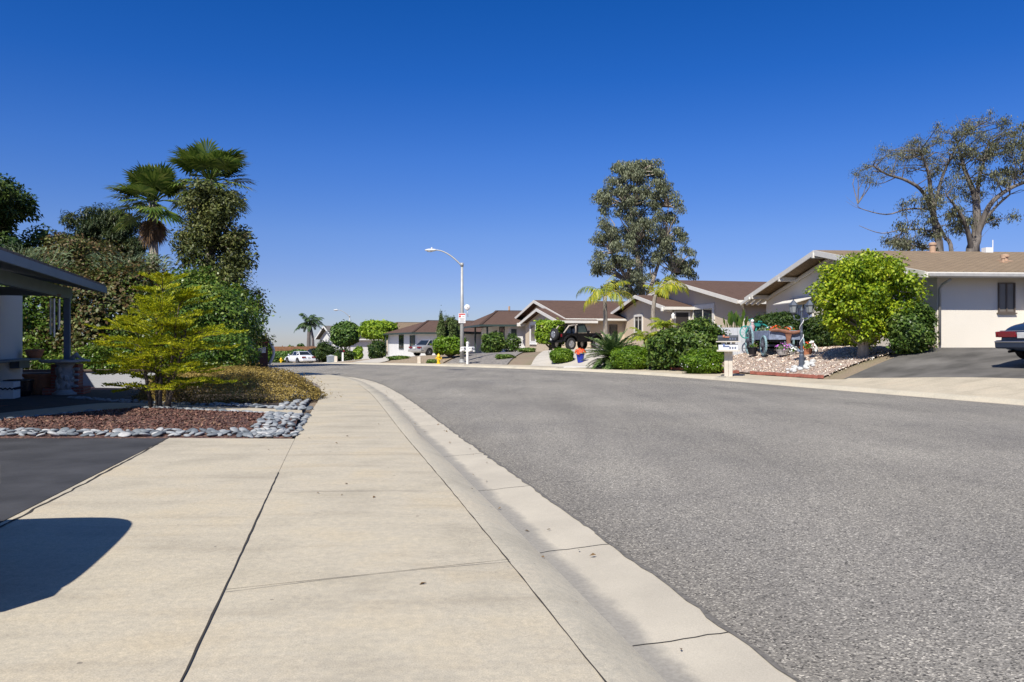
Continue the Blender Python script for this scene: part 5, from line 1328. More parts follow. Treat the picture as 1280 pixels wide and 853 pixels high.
fr = [(.15, .95, 2.0, 2.0, 34, .46, .05, .85), (-.35, .8, 1.9, 2.1, 32, .48, .05, 1.0), (.6, 1.2, 2.0, 1.9, 32, .46, .05, .7), (-.9, .9, 1.6, 2.2, 28, .46, .05, 1.0), (1.3, 1.2, 1.3, 1.5, 22, .4, .05, .8), (3.6, 1.2, .9, 1.5, 16, .35, .05, .8), (5.0, .7, 1.4, 2.1, 22, .45, .05, 1.0)]
x, y, z = atz(822, 42); feather_palm('feather_palm', 'leaning palm with yellow fronds swept right in front of the entry', (x, y, z), zpx(369, 42) - z, .12, [(a_, b_, c_ * 1.12, d_ + .3, e_, f_ * 1.1, g_, h_ * 1.1) for a_, b_, c_, d_, e_, f_, g_, h_ in fr], LM_KING, seed=4, lean=(-.12, 0), curve=-.35)
LM_YG = leafmat('yellow_green_palm', [(.05, .09, .010), (.12, .17, .015), (.24, .27, .02), (.36, .36, .04)], .3)
for px_, d_, h_, L_p, s_, lab in ((806, 38.5, .75, 1.0, 7, 'small bushy yellow green palm left of the tan entry door'), (829, 39.5, 1.15, .85, 8, 'small yellow green palm close in front of the tan entry door')):
    x, y, z = atz(px_, d_); q = np.random.default_rng(s_)
    feather_palm('dwarf_palm', lab, (x, y, z), h_, .07, [(k * 2.4, q.uniform(.2, 1.3), L_p * q.uniform(.8, 1.1), q.uniform(1.2, 1.9), 18, .32, .045, .5) for k in range(17)], LM_YG, seed=s_)
# strelitzia
def strelitzia():
    x, y, z = atz(919, 34.5); t = thing('bird_of_paradise', 'dark paddle leaved plant rising over the white board panel', 'plant', (x, y, z)); q = np.random.default_rng(4); P = []; st = MB()
    for k in range(26):
        a = q.uniform(0, 6.28); s = q.uniform(.1, .55); h = q.uniform(.95, 1.45); b = np.array([math.cos(a) * .12, math.sin(a) * .12, 0]); m_ = np.array([math.cos(a) * s, math.sin(a) * s * .8, h]); d = (m_ - b) / np.linalg.norm(m_ - b) + np.array([0, 0, .3]); d /= np.linalg.norm(d)
        st.tube([tuple(b), tuple((b + m_) / 2), tuple(m_)], [.014, .012, .01], 4, cap=False); wv = np.cross(d, q.normal(size=3)); wv /= np.linalg.norm(wv); l = q.uniform(.35, .5)
        P.append([m_, m_ + d * l * .5 + wv * .10, m_ + d * l, m_ + d * l * .5 - wv * .10])
    quadmesh('leaves', np.array(P), LM_HIB, t); st.build('stems', LM_HIB, t, smooth=True, fixn=False)
strelitzia()
def panel():
    x, y, z = atz(919, 33.6); t = thing('fence_panel', 'white board fence panel standing behind the letterboxes and wagon', 'fence', (x, y, z - .05), R(12)); m = MB(); W_ = plain('weathered_white', (.56, .57, .6), .8, 0, .12, 5)
    for k in range(7): m.box((-.6 + .2 * k, 0, .62), (.185, .025, 1.2))
    m.build('boards', W_, t); p = MB(); p.box((0, .03, .3), (1.4, .04, .08)); p.box((0, .03, 1.0), (1.4, .04, .08)); p.build('rail', W_, t)
    for s in (-1, 1): q = MB(); q.box((s * .72, .02, .65), (.09, .09, 1.35)); q.build('post', W_, t)
panel()
# ---- letterboxes on one post
def letterboxes():
    x, y, z = atz(910.5, 28.3); t = thing('letterbox_post', 'cream timber post carrying a cluster of letterboxes on the far walk', 'letterbox', (x, y, z), R(-16)); MP_ = plain('cream_post', (.55, .50, .42), .7, 0, .1, 4)
    p = MB(); p.box((-.055, 0, .5), (.11, .15, 1.0)); p.box((.06, -.02, .42), (.11, .11, .84)); p.build('post', MP_, t, bevel=.008)
    a = MB(); a.box((0, .0, .86), (.62, .62, .05)); a.box((0, 0, 1.16), (.66, .66, .035)); a.box((-.14, -.2, 1.02), (.1, .06, .28)); a.box((.14, -.2, 1.02), (.1, .06, .28)); a.box((0, .2, 1.02), (.1, .06, .28)); a.build('bracket', MP_, t)
    MDK = plain('dark_letterbox_paint', (.035, .04, .05), .45); MWB = plain('white_letterbox_paint', (.62, .63, .65), .4)
    def lbox(yc, zc, L, mat, flag):
        m = MB(); w = .17; hh = .12; prof = [(-w / 2, 0), (w / 2, 0), (w / 2, hh)] + [(w / 2 * math.cos(a_), hh + w / 2 * .8 * math.sin(a_)) for a_ in np.linspace(.25, math.pi - .25, 7)] + [(-w / 2, hh)]
        m.prism([(yc + a_, zc + b_) for a_, b_ in prof], 'x', -L / 2, L / 2); o = m.build('letterbox', mat, t)
        d = MB(); d.prism([(yc + a_ * .92, zc + .008 + b_ * .92) for a_, b_ in prof], 'x', -L / 2 - .012, -L / 2 + .01); d.build('door', MDK if mat is MWB else plain('grey_door', (.10, .11, .12), .5), o)
        if flag: f = MB(); f.box((-.05, yc - w / 2 - .012, zc + .13), (.16, .012, .03)); f.box((-.12, yc - w / 2 - .012, zc + .16), (.05, .012, .08)); f.build('flag', plain('flag_paint', (.5, .2, .12) if mat is MDK else (.1, .16, .35), .5), o)
        nb = MB()
        for k in range(3): nb.box((.05 + .07 * k, yc - w / 2 - .004, zc + .07), (.04, .006, .07))
        nb.build('number', plain('number_grey', (.12, .14, .2), .5), o)
    lbox(-.2, .885, .52, MWB, True); lbox(.05, .885, .52, MWB, False); lbox(.26, .885, .52, MWB, False)
    lbox(-.22, 1.18, .54, MDK, True); lbox(.03, 1.18, .54, MDK, True); lbox(.26, 1.18, .54, MDK, False)
    t.scale = (1.25, 1.25, 1.06)
letterboxes()
# ---- old wagon full of pots
MWAG = plain('weathered_blue_wood', (.22, .26, .36), .85, 0, .35, 7, .4); MTEAL = plain('teal_rim', (.20, .31, .34), .8, 0, .3, 8); MWDARK = plain('dark_spoke_wood', (.07, .075, .10), .8, 0, .2, 7); MYOKE = plain('rusty_yoke', (.22, .10, .065), .9, 0, .3, 8, .4)
def wagon():
    x, y, z = atz(981, 31.0); t = thing('old_wagon', 'weathered blue old wagon with teal rimmed wheels on pink gravel', 'wagon', (x, y, z), R(-2))
    m = MB(); m.box((0, 1.2, .62), (1.12, 2.5, .06)); 
    for s in (-1, 1): m.box((s * .58, 1.2, .76), (.05, 2.5, .36))
    m.box((0, -.05, .76), (1.12, .05, .36)); m.box((0, 2.45, .76), (1.12, .05, .36)); m.build('box', MWAG, t, bevel=.01)
    ax = MB(); ax.bar((-.8, .35, .36), (.8, .35, .36), .08); ax.bar((-.9, 2.1, .56), (.9, 2.1, .56), .08); ax.bar((0, .2, .5), (0, 2.2, .55), .09); ax.build('axle', MWDARK, t)
    for (wx_, wy_, r_w) in ((-.72, .35, .36), (.72, .35, .36), (-.82, 2.1, .56), (.82, 2.1, .56)):
        w = MB(); n_ = 28; pts = [(wx_, wy_ + r_w * math.cos(2 * math.pi * k / n_), r_w + r_w * math.sin(2 * math.pi * k / n_)) for k in range(n_ + 1)]
        for k in range(n_): w.bar(pts[k], pts[k + 1], .07, .07)
        wo_ = w.build('wheel', MTEAL, t); s = MB()
        for k in range(10): a = k * .628; s.bar((wx_, wy_, r_w), (wx_, wy_ + r_w * .95 * math.cos(a), r_w + r_w * .95 * math.sin(a)), .045)
        s.cyl((wx_ - .1, wy_, r_w), (wx_ + .1, wy_, r_w), .1, 12); s.build('spokes', MWDARK, wo_)
    yk = MB(); pts = [(-.62 + 1.24 * u, -.14, .93 + .05 * math.sin(u * 6.28 * 1.0) - .04 * math.sin(u * 3.14)) for u in np.linspace(0, 1, 13)]
    yk.tube(pts, [.03, .05, .065, .07, .065, .07, .085, .07, .065, .07, .065, .05, .03], 8); yk.prism([(-.05, .92), (.24, .92), (.16, .58), (.16, .36), (.02, .36), (.02, .58)], 'y', -.17, -.12); yk.build('ox_yoke', MYOKE, t, smooth=False)
    tg = MB(); tg.bar((.1, -.1, .42), (.35, -1.0, .08), .07); tg.build('draw_bar', MWAG, t)
    return t, (x, y, z)
WG, wloc = wagon()
def wg(lx_, ly_, lz_):
    c, s = math.cos(R(-2)), math.sin(R(-2)); return (wloc[0] + c * lx_ - s * ly_, wloc[1] + s * lx_ + c * ly_, wloc[2] + lz_)
def flowerpot(label, loc, r0, h, potmat, fm, nf, spread, leaf=LM_BOX, nl=160, cat='flower pot', fs=.07, seed=1):
    t = thing('flower_pot', label, cat, loc); m = MB(); m.lathe([(r0 * .7, 0), (r0, h * .9), (r0 * 1.08, h * .9), (r0 * 1.08, h), (r0 * .9, h)], n=16); m.build('pot', potmat, t)
    q = np.random.default_rng(seed); d = rdir(q, nl); d[:, 2] = np.abs(d[:, 2]); P = d * spread * q.random((nl, 1)) ** .4; P[:, 2] = P[:, 2] * .8 + h
    leafmesh('leaves', P, d + .5 * q.normal(size=d.shape), .08, .5, leaf, t, None, seed)
    if nf:
        d = rdir(q, nf); d[:, 2] = np.abs(d[:, 2]); P = d * spread * 1.02; P[:, 2] = P[:, 2] * .95 + h; leafmesh('flowers', P, d, fs, .9, fm, t, None, seed + 1)
    return t
MBLUE = plain('cobalt_glaze', (.012, .03, .34), .2); MTEALP = plain('teal_wire', (.04, .32, .27), .5); MCREAM = plain('cream_pot', (.6, .52, .42), .8)
flowerpot('black pot of orange red flowers standing on the wagon front', wg(-.28, .2, .66), .14, .24, MBLACKPOT, MFR, 60, .26, seed=11)
flowerpot('blue pot of red flowers at the right end of the wagon', wg(.25, .3, .66), .16, .22, plain('slate_blue_pot', (.04, .08, .2), .3), MFR, 26, .24, seed=12)
flowerpot('small purple pot between the two flower pots on the wagon', wg(.02, .12, .66), .08, .18, plain('purple_pot', (.2, .03, .22), .4), MFR, 0, .12, nl=50, seed=13)
flowerpot('cream bowl with white flowering plant in the wagon middle', wg(-.3, .9, .66), .17, .2, MCREAM, MFW, 30, .26, seed=14)
flowerpot('terracotta pot with a trailing plant at the wagon rear', wg(-.35, 1.7, .66), .15, .25, MTERRA, MFW, 0, .28, LM_BAMB, seed=15)
flowerpot('grey trough of purple flowers on the gravel under the wagon front', wg(-.25, -.55, -.0), .24, .2, MSTONE, MFP, 40, .3, LM_BAMB, seed=16, fs=.08)
flowerpot('white flowered pot on the gravel beside the purple flowers', wg(.12, -.6, -.02), .14, .16, MSTONE, MFW, 44, .22, seed=17)
flowerpot('black nursery pot on the gravel under the right of the wagon', wg(.62, -.35, -.02), .15, .3, MBLACKPOT, MFY, 0, .14, nl=60, seed=18)
flowerpot('black tub on the gravel between the wagon left wheels', wg(-.95, 1.1, -.02), .2, .3, MBLACKPOT, MFY, 0, .2, nl=60, seed=19)
bx_, by_, bz_ = atz(1009, 29.8); flowerpot('terracotta basket of red and yellow flowers right of the post lantern', (bx_, by_, bz_), .2, .24, MTERRA, MFR, 30, .28, seed=20)
def wire_bike():
    p = wg(-.55, 2.2, .64); t = thing('wire_bicycle', 'teal wire bicycle planter perched at the back of the wagon', 'ornament', p, R(10)); m = MB()
    for (cx_, r_) in ((-.42, .26), (.32, .30)):
        for rr_ in (r_, r_ * .93): m.tube([(cx_ + rr_ * math.cos(a), 0, r_ + rr_ * math.sin(a)) for a in np.linspace(0, 6.283, 25)], .016, 5)
        for k in range(8): a = k * .785; m.bar((cx_, 0, r_), (cx_ + r_ * math.cos(a), 0, r_ + r_ * math.sin(a)), .012)
    m.build('wheels', MTEALP, t); f = MB(); f.tube([(-.42, 0, .26), (-.2, 0, .6), (.1, 0, .58), (.32, 0, .30)], .018, 5); f.tube([(-.2, 0, .6), (-.28, 0, .78), (-.1, 0, .82)], .016, 5); f.tube([(.1, 0, .58), (.16, 0, .72), (.3, 0, .7)], .016, 5); f.build('frame', MTEALP, t)
    b = MB(); b.lathe([(.12, .5), (.17, .66), (.19, .66)], (.12, 0, .0), 12); b.build('basket', MTEALP, t)
wire_bike()
def ornament():
    x, y, z = atz(940.5, 34.0); t = thing('garden_figure', 'pale pink garden figure with white ball top behind the wagon', 'ornament', (x, y, z)); m = MB()
    m.lathe([(.09, .0), (.07, .6), (.05, .85), (.09, .95), (.10, 1.05), (.06, 1.2), (.03, 1.24)], n=14); m.build('figure', plain('pale_pink', (.55, .33, .36), .7), t, smooth=True); b = MB(); b.ell((0, 0, 1.30), (.075, .075, .075)); b.build('ball', MWHITE, t, smooth=True)
ornament()
def white_dog():
    x, y, z = atz(1017, 30.0); t = thing('dog_statue', 'small white sitting dog statue beside the flower basket', 'statue', (x, y, z), R(200)); m = MB()
    m.tube([(-.12, 0, .06), (-.08, 0, .18), (.0, 0, .30), (.05, 0, .40)], [.12, .135, .11, .075], 12); m.ell((.10, 0, .46), (.10, .075, .08), 12, 8); m.ell((.19, 0, .44), (.055, .04, .04), 10, 6)
    for s in (-1, 1): m.tube([(.06, s * .06, .26), (.10, s * .06, .12), (.11, s * .06, .0)], [.04, .032, .035], 8); m.ell((-.06, s * .1, .07), (.1, .05, .07), 10, 6); m.ell((.07, s * .075, .48), (.03, .018, .06), 8, 6)
    m.build('body', MWHITE, t, smooth=True); t.scale = (.85, .85, .85)
white_dog()
# ---- post lantern ringed with white rocks
def post_lantern():
    x, y, z = atz(1002, 27.7); t = thing('post_lantern', 'ornate grey twin lantern post ringed by white rocks', 'garden lamp', (x, y, z), R(-10)); MI = plain('grey_iron', (.075, .09, .12), .5, .2, .2, 8)
    p = MB(); p.lathe([(.15, 0), (.15, .05), (.10, .1), (.085, .45), (.065, .5), (.085, .56), (.05, .62), (.045, 1.2), (.06, 1.24), (.04, 1.3), (.036, 1.95), (.06, 2.0), (.02, 2.12)], n=14); p.build('post', MI, t)
    a = MB()
    for s in (-1, 1): a.tube([(0, 0, 1.72), (s * .12, 0, 1.66), (s * .24, 0, 1.72), (s * .27, 0, 1.86)], .022, 6)
    a.build('arm', MI, t, smooth=True)
    for s in (-1, 1):
        l = MB(); l.lathe([(.05, 1.86), (.10, 1.92), (.12, 1.93)], (s * .27, 0, 0), 6); l.lathe([(.17, 2.18), (.06, 2.32), (.02, 2.36), (.03, 2.4)], (s * .27, 0, 0), 6)
        for k in range(6): q = k * 1.047; l.bar((s * .27 + .115 * math.cos(q), .115 * math.sin(q), 1.92), (s * .27 + .15 * math.cos(q), .15 * math.sin(q), 2.19), .016)
        lo = l.build('lantern', MI, t); g = MB(); g.lathe([(.095, 1.93), (.13, 2.18)], (s * .27, 0, 0), 6); g.build('pane', glassmat('lantern_glass', (.25, .27, .28), .1), lo)
    vine = MB(); vine.tube([(.06 * math.cos(u * 14), .06 * math.sin(u * 14), .6 + 1.2 * u) for u in np.linspace(0, 1, 40)], .016, 5); vine.build('rope_light', plain('white_rope', (.6, .6, .62), .6), t, smooth=True)
    q = random.Random(6); rk_ = []
    for k in range(4): mb = MB(); mb.ell((0, 0, .3), (.5, .42, .34), 12, 8, .12, k + 30); o_ = mb.build('rock', plain('white_rock', (.52, .52, .51), .8, 0, .2, 6, .4)); rk_.append(o_.data); bpy.data.objects.remove(o_)
    for k in range(26):
        a_ = k * .483; rr_ = .2 + .3 * (k % 3) / 2 + q.uniform(-.05, .05); s_ = q.uniform(.13, .24)
        rx, ry = x + rr_ * math.cos(a_), y + rr_ * math.sin(a_) * .8; o_ = bpy.data.objects.new('rock', rk_[k % 4]); COL.objects.link(o_); o_.location = (rx, ry, Hs(rx, ry)); o_.scale = (s_, s_, s_); o_.rotation_euler = (0, 0, q.uniform(0, 6))
        tag(o_, 'white rock in the ring around the foot of the post lantern', 'rock', 'white rocks around the post lantern')
post_lantern()
# ---- blue pot with red flowers by the sago
x, y, z = atz(725.5, 39.6); flowerpot('cobalt blue urn with red flowers at the off-roader drive edge', (x, y, z), .2, .44, MBLUE, MFR, 46, .28, LM_BOX, 60, fs=.15, seed=23)
# white rocks by the drive edge / step
MFL = plain('white_flagstone', (.62, .60, .57), .85, 0, .1, 3)
m = MB(); m.prism([(-.7, -.3), (.5, -.35), (.8, .0), (.5, .3), (-.6, .28)], 'z', -.05, .03); x, y, z = atz(722, 38.2); tag(m.build('flagstone', MFL, None, bevel=.02, loc=(x, y, z + .005)), 'white flat stone slab beneath the blue urn', 'paving stone')

# ---- further along: white mailbox, hydrant, stump post
def white_mailbox():
    x, y, z = atz(584.5, 44.6); t = thing('letterbox_post', 'white letterbox pair on a white post beside the near street lamp', 'letterbox', (x, y, z), R(-20)); p = MB(); p.box((0, 0, .58), (.11, .11, 1.16)); p.prism([(-.08, 1.16), (.08, 1.16), (0, 1.28)], 'y', -.08, .08); p.build('post', MWHITE, t)
    b = MB(); b.box((0, 0, .74), (.9, .12, .05)); b.build('crossbar', MWHITE, t)
    for s in (-1, 1):
        m = MB(); w = .2; prof = [(-w / 2, 0), (w / 2, 0), (w / 2, .13)] + [(w / 2 * math.cos(a_), .13 + w / 2 * .8 * math.sin(a_)) for a_ in np.linspace(.25, math.pi - .25, 7)] + [(-w / 2, .13)]
        m.prism([(s * .24 + a_, .77 + b_) for a_, b_ in prof], 'y', -.24, .24); o = m.build('letterbox', MWHITE, t); f = MB(); f.box((s * .24, -.25, .87), (.13, .02, .015)); f.box((s * .24 + .1, -.1, .9), (.012, .12, .05)); f.build('door_pull', MBLK, o)
white_mailbox()
def hydrant(label, px, d, k=1.0):
    x, y, z = atz(px, d); t = thing('fire_hydrant', label, 'fire hydrant', (x, y, z), .4); MY = plain('hydrant_yellow', (.72, .47, .01), .45); m = MB(); m.lathe([(.15, 0), (.15, .04), (.10, .06), (.09, .42), (.12, .44), (.12, .48), (.105, .52), (.07, .6), (.03, .63), (.03, .67)], n=16); m.build('barrel', MY, t)
    n_ = MB(); n_.cyl((-.18, 0, .36), (.18, 0, .36), .05, 12); n_.cyl((0, 0, .30), (0, -.19, .30), .065, 12); n_.build('nozzle', MY, t); c = MB(); c.cyl((-.20, 0, .36), (-.17, 0, .36), .06, 6); c.cyl((.17, 0, .36), (.20, 0, .36), .06, 6); c.cyl((0, -.21, .30), (0, -.18, .30), .075, 6); c.build('cap', MY, t); t.scale = (k, k, k)
hydrant('yellow fire hydrant on the gravel near the clipped block tree', 548.3, 45.6, .9)
hydrant('tiny yellow hydrant far off before the low hedge at left', 351.3, 84, 1.0)
def stump(label, px, d, h, w=.16, mat=None):
    x, y, z = atz(px, d); m = MB(); m.box((0, 0, h / 2 - .05), (w, w, h + .1)); m.prism([(-w / 2, h), (w / 2, h), (0, h + .05)], 'y', -w / 2, w / 2); return tag(m.build('short_post', mat or MCREAM, None, bevel=.01, loc=(x, y, z)), label, 'post')
stump('short cream utility post at the kerb left of the yellow hydrant', 524, 47.5, .38, .2)
def small_mailbox():
    x, y, z = atz(428.3, 80); t = thing('letterbox_post', 'dark letterbox on a pale post far off before a hedge', 'letterbox', (x, y, z), .3); p = MB(); p.box((0, 0, .45), (.16, .16, .95)); p.build('post', MWHITE, t); m = MB(); m.box((0, 0, 1.02), (.6, .26, .2)); m.build('letterbox', MBLK, t, bevel=.05); f = MB(); f.box((.1, -.14, 1.05), (.16, .02, .16)); f.build('flag', MRED, t)
small_mailbox()
def bin_(label, px, d):
    x, y, z = atz(px, d); t = thing('utility_box', label, 'utility box', (x, y, z), .5); m = MB(); m.box((0, 0, .3), (.72, .55, .62)); m.build('cabinet', plain('grey_green_box', (.22, .25, .27), .6), t, bevel=.02); l = MB(); l.box((0, 0, .64), (.78, .6, .07)); l.prism([(-.3, .67), (.3, .67), (0, .78)], 'y', -.2, .2); l.build('lid', plain('pale_lid', (.4, .42, .43), .6), t, bevel=.015)
bin_('grey utility box by the far kerb near the dark palm shrub', 413.8, 80)
stump('pale stub post right of the grey utility box', 420, 80, .55, .28)

# ---- trees and shrubs in the middle distance
sb('cypress', 'twin peaked dark cypress shrub rising behind the clipped block tree', 566, 60, 24, 398, LM_CYP, .16, .9, 2.2, 'tree', seed=71, bump_=.22, k=5, asp=.35, up=1.0)
sb('cypress', 'slimmer taller cypress spire left of the twin peaked one', 551.5, 59, 11, 394, LM_CYP, .16, .35, 1.7, 'tree', seed=72, bump_=.18, k=5, asp=.35, up=1.0)
def block_tree(label, px, d, wpx, ytop, ybot, lm, seed, depth=None, exp=5):
    x, y, z = atz(px, d); hw = wpx * d / 2000; t = sb('clipped_tree', label, px, d, wpx, ytop, lm, max(.11, 3.2 * d / 800), depth, exp, 'tree', 0, ybot, seed, 5, .05, stems=False, inner=.75)
    m = MB(); q = random.Random(seed); zb = zpx(ybot, d) - z
    m.tube([(0, 0, -.1), (.03, 0, zb * .6), (0, 0, zb + .3)], [.16, .12, .1], 8)
    for k in range(5): a = k * 1.256; m.tube([(0, 0, zb * .5), (math.cos(a) * hw * .3, math.sin(a) * hw * .3, zb), (math.cos(a) * hw * .6, math.sin(a) * hw * .6, zb + .6)], [.07, .05, .02], 6, cap=False)
    m.build('trunk', MBARK, t, smooth=True, fixn=False); return t
block_tree('green tree clipped to a block behind the yellow hydrant', 562.5, 50, 43, 422.5, 443, LM_BOX, 73, .9)
block_tree('lime green tree clipped to a cube beside the off-roader', 688, 54, 38, 401, 431, LM_LIME, 74, .9, 9)
block_tree('lime green flat topped clipped tree left of the bend house', 473, 96, 47, 401.5, 425, LM_LIME, 75, 2.0, 4)
block_tree('round topped green tree behind the farther street lamp', 431, 100, 37, 402.5, 434, LM_FAR, 76, 1.8, 2.4)
sb('hedge_shrub', 'rounded green shrub before the white hipped house porch', 616.5, 56, 30, 416.5, LM_HIB, .16, .8, 2.6, seed=77)
sb('hedge_shrub', 'looser green shrub against the sunlit wall of the white hipped house', 640, 57, 22, 419, LM_HIB, .17, .5, 2.2, seed=78, k=2.4, bump_=.25)
sb('low_juniper', 'low dark juniper at the drive edge nearest the kerb', 631, 45.5, 24, 446.5, LM_MID, .11, .5, 2.2, seed=79)
sb('low_juniper', 'low dark juniper higher up beside the pale drive', 658.5, 50.5, 21, 439, LM_MID, .12, .5, 2.2, seed=80)
sb('low_juniper', 'low green juniper patch below the bend house at the kerb', 498, 54, 28, 447.5, LM_MID, .13, .6, 2.2, seed=81)
sb('low_juniper', 'small low juniper under the clipped block tree beside the hydrant', 540, 47.3, 13, 450.5, LM_MID, .11, .4, 2.2, seed=82)
sb('round_shrub', 'dark round shrub at the left corner of the bend house', 471, 80, 23, 427, LM_DARK, .25, 1.0, 2.2, seed=83)
sb('round_shrub', 'small lime green shrub far off between two dark shrubs', 447.5, 86, 13, 434, LM_LIME, .25, .6, 2.2, seed=84)
sb('round_shrub', 'dark broad shrub behind the pale letterbox post', 430, 83, 25, 438, LM_DARK, .25, 1.0, 2.5, seed=85)
sb('round_shrub', 'dark spiky shrub right of the white saloon', 405.5, 90, 25, 429, LM_DARK, .28, 1.2, 2.1, seed=86, bump_=.25, asp=.25)
sb('hedge', 'low far hedge on the left of the junction', 352, 92, 32, 439.5, LM_FAR, .28, 1.2, 3, 'hedge', seed=87, bump_=.06)
sb('hedge', 'low far hedge between the white saloon and brown fence', 374, 99, 26, 437.5, LM_FAR, .3, 1.2, 3, 'hedge', seed=88, bump_=.08)
sb('leafy_shrub', 'bright shrub below the roof of the far left house', 333, 88, 14, 424, LM_BOX, .25, .7, 2.1, seed=89)
for k, (px_, w_, yt, lab) in enumerate(((364, 18, 433, 'low distant tree top left of the two distant ones over the fence'), (377, 15, 430.5, 'taller distant tree top over the brown fence beside the palm'))):
    sb('distant_tree', lab, px_, 145, w_, yt, LM_FAR, .5, None, 2.1, 'tree', seed=90 + k, k=4)
q = np.random.default_rng(12); x, y, z = atz(385.5, 112)
feather_palm('queen_palm', 'distant palm with twin trunks beyond the white saloon', (x, y, z), zpx(405, 112) - z, .26, [(k * 2.39996, q.uniform(-.1, 1.35), 2.3 * q.uniform(.8, 1.15), q.uniform(1.2, 2.0), 22, .62, .10, .7) for k in range(24)], LM_QUEEN, seed=13, bark=plain('dark_palm_trunk', (.14, .12, .11), .9), lean=(.1, 0))
tk = [o for o in COL.objects if o.name.startswith('queen_palm')][0]
m = MB(); m.tube([(.75, 0, 0), (.6, 0, 3), (.25, 0, zpx(405, 112) - z - .1)], [.22, .18, .16], 10); m.build('trunk', plain('dark_palm_trunk', (.16, .14, .13), .9), tk, smooth=True)

# ---- the two eucalyptus trees
def euc_mid():
    d = 85; x, y, z = atz(803, d); q = random.Random(14); cl = []
    prof = [(5.5, .35), (7, 4.0), (9, 5.4), (11, 5.5), (13, 4.9), (15, 4.9), (17, 4.5), (19, 3.6), (20.6, 1.9)]
    zs = [p[0] for p in prof]; ws = [p[1] for p in prof]
    for k in range(400):
        zz = q.uniform(6.2, 20.6); w = np.interp(zz, zs, ws) * 1.0; a = q.uniform(0, 6.28); rr_ = math.sqrt(q.random()) ; 
        cx_ = math.cos(a) * w * rr_ + (-.45 if zz > 12 else .1)
        if zz < 10.5 and -.6 < cx_ < 2.2 and q.random() < .6: continue
        cl.append(((cx_, math.sin(a) * w * .8 * rr_, zz), q.uniform(.45, .85)))
    cl += [((4.6 + q.uniform(-1, .8), q.uniform(-1, 1), 9.3 + q.uniform(-.7, .8)), .7) for k in range(10)]
    tr_ = [(0, 0, -1), (.1, 0, 4), (-.1, .1, 8), (-.7, 0, 12), (-1.3, 0, 16), (-1.2, 0, 19)]
    tree('eucalyptus', 'tall dense grey green eucalyptus standing behind the tan entry wing', 'tree', (x, y, z), tr_, [.5, .4, .33, .24, .14, .05], cl, 56000, .28, .34, LM_EUC, MBARKW, limb_r=.10, seed=15, droop=(0, 0, -.8), up=.15, shell=.55, bend=.35,
         trunks=[([(0, 0, 5), (1.1, 0, 8), (2.4, .2, 12), (2.8, .2, 16)], [.26, .2, .13, .05]), ([(.0, 0, 4.4), (1.2, -.3, 6.6), (3.2, -.4, 9)], [.2, .15, .07]), ([(0, 0, 5), (-1.6, 0, 8), (-3.3, 0, 11)], [.2, .15, .06])])
euc_mid()
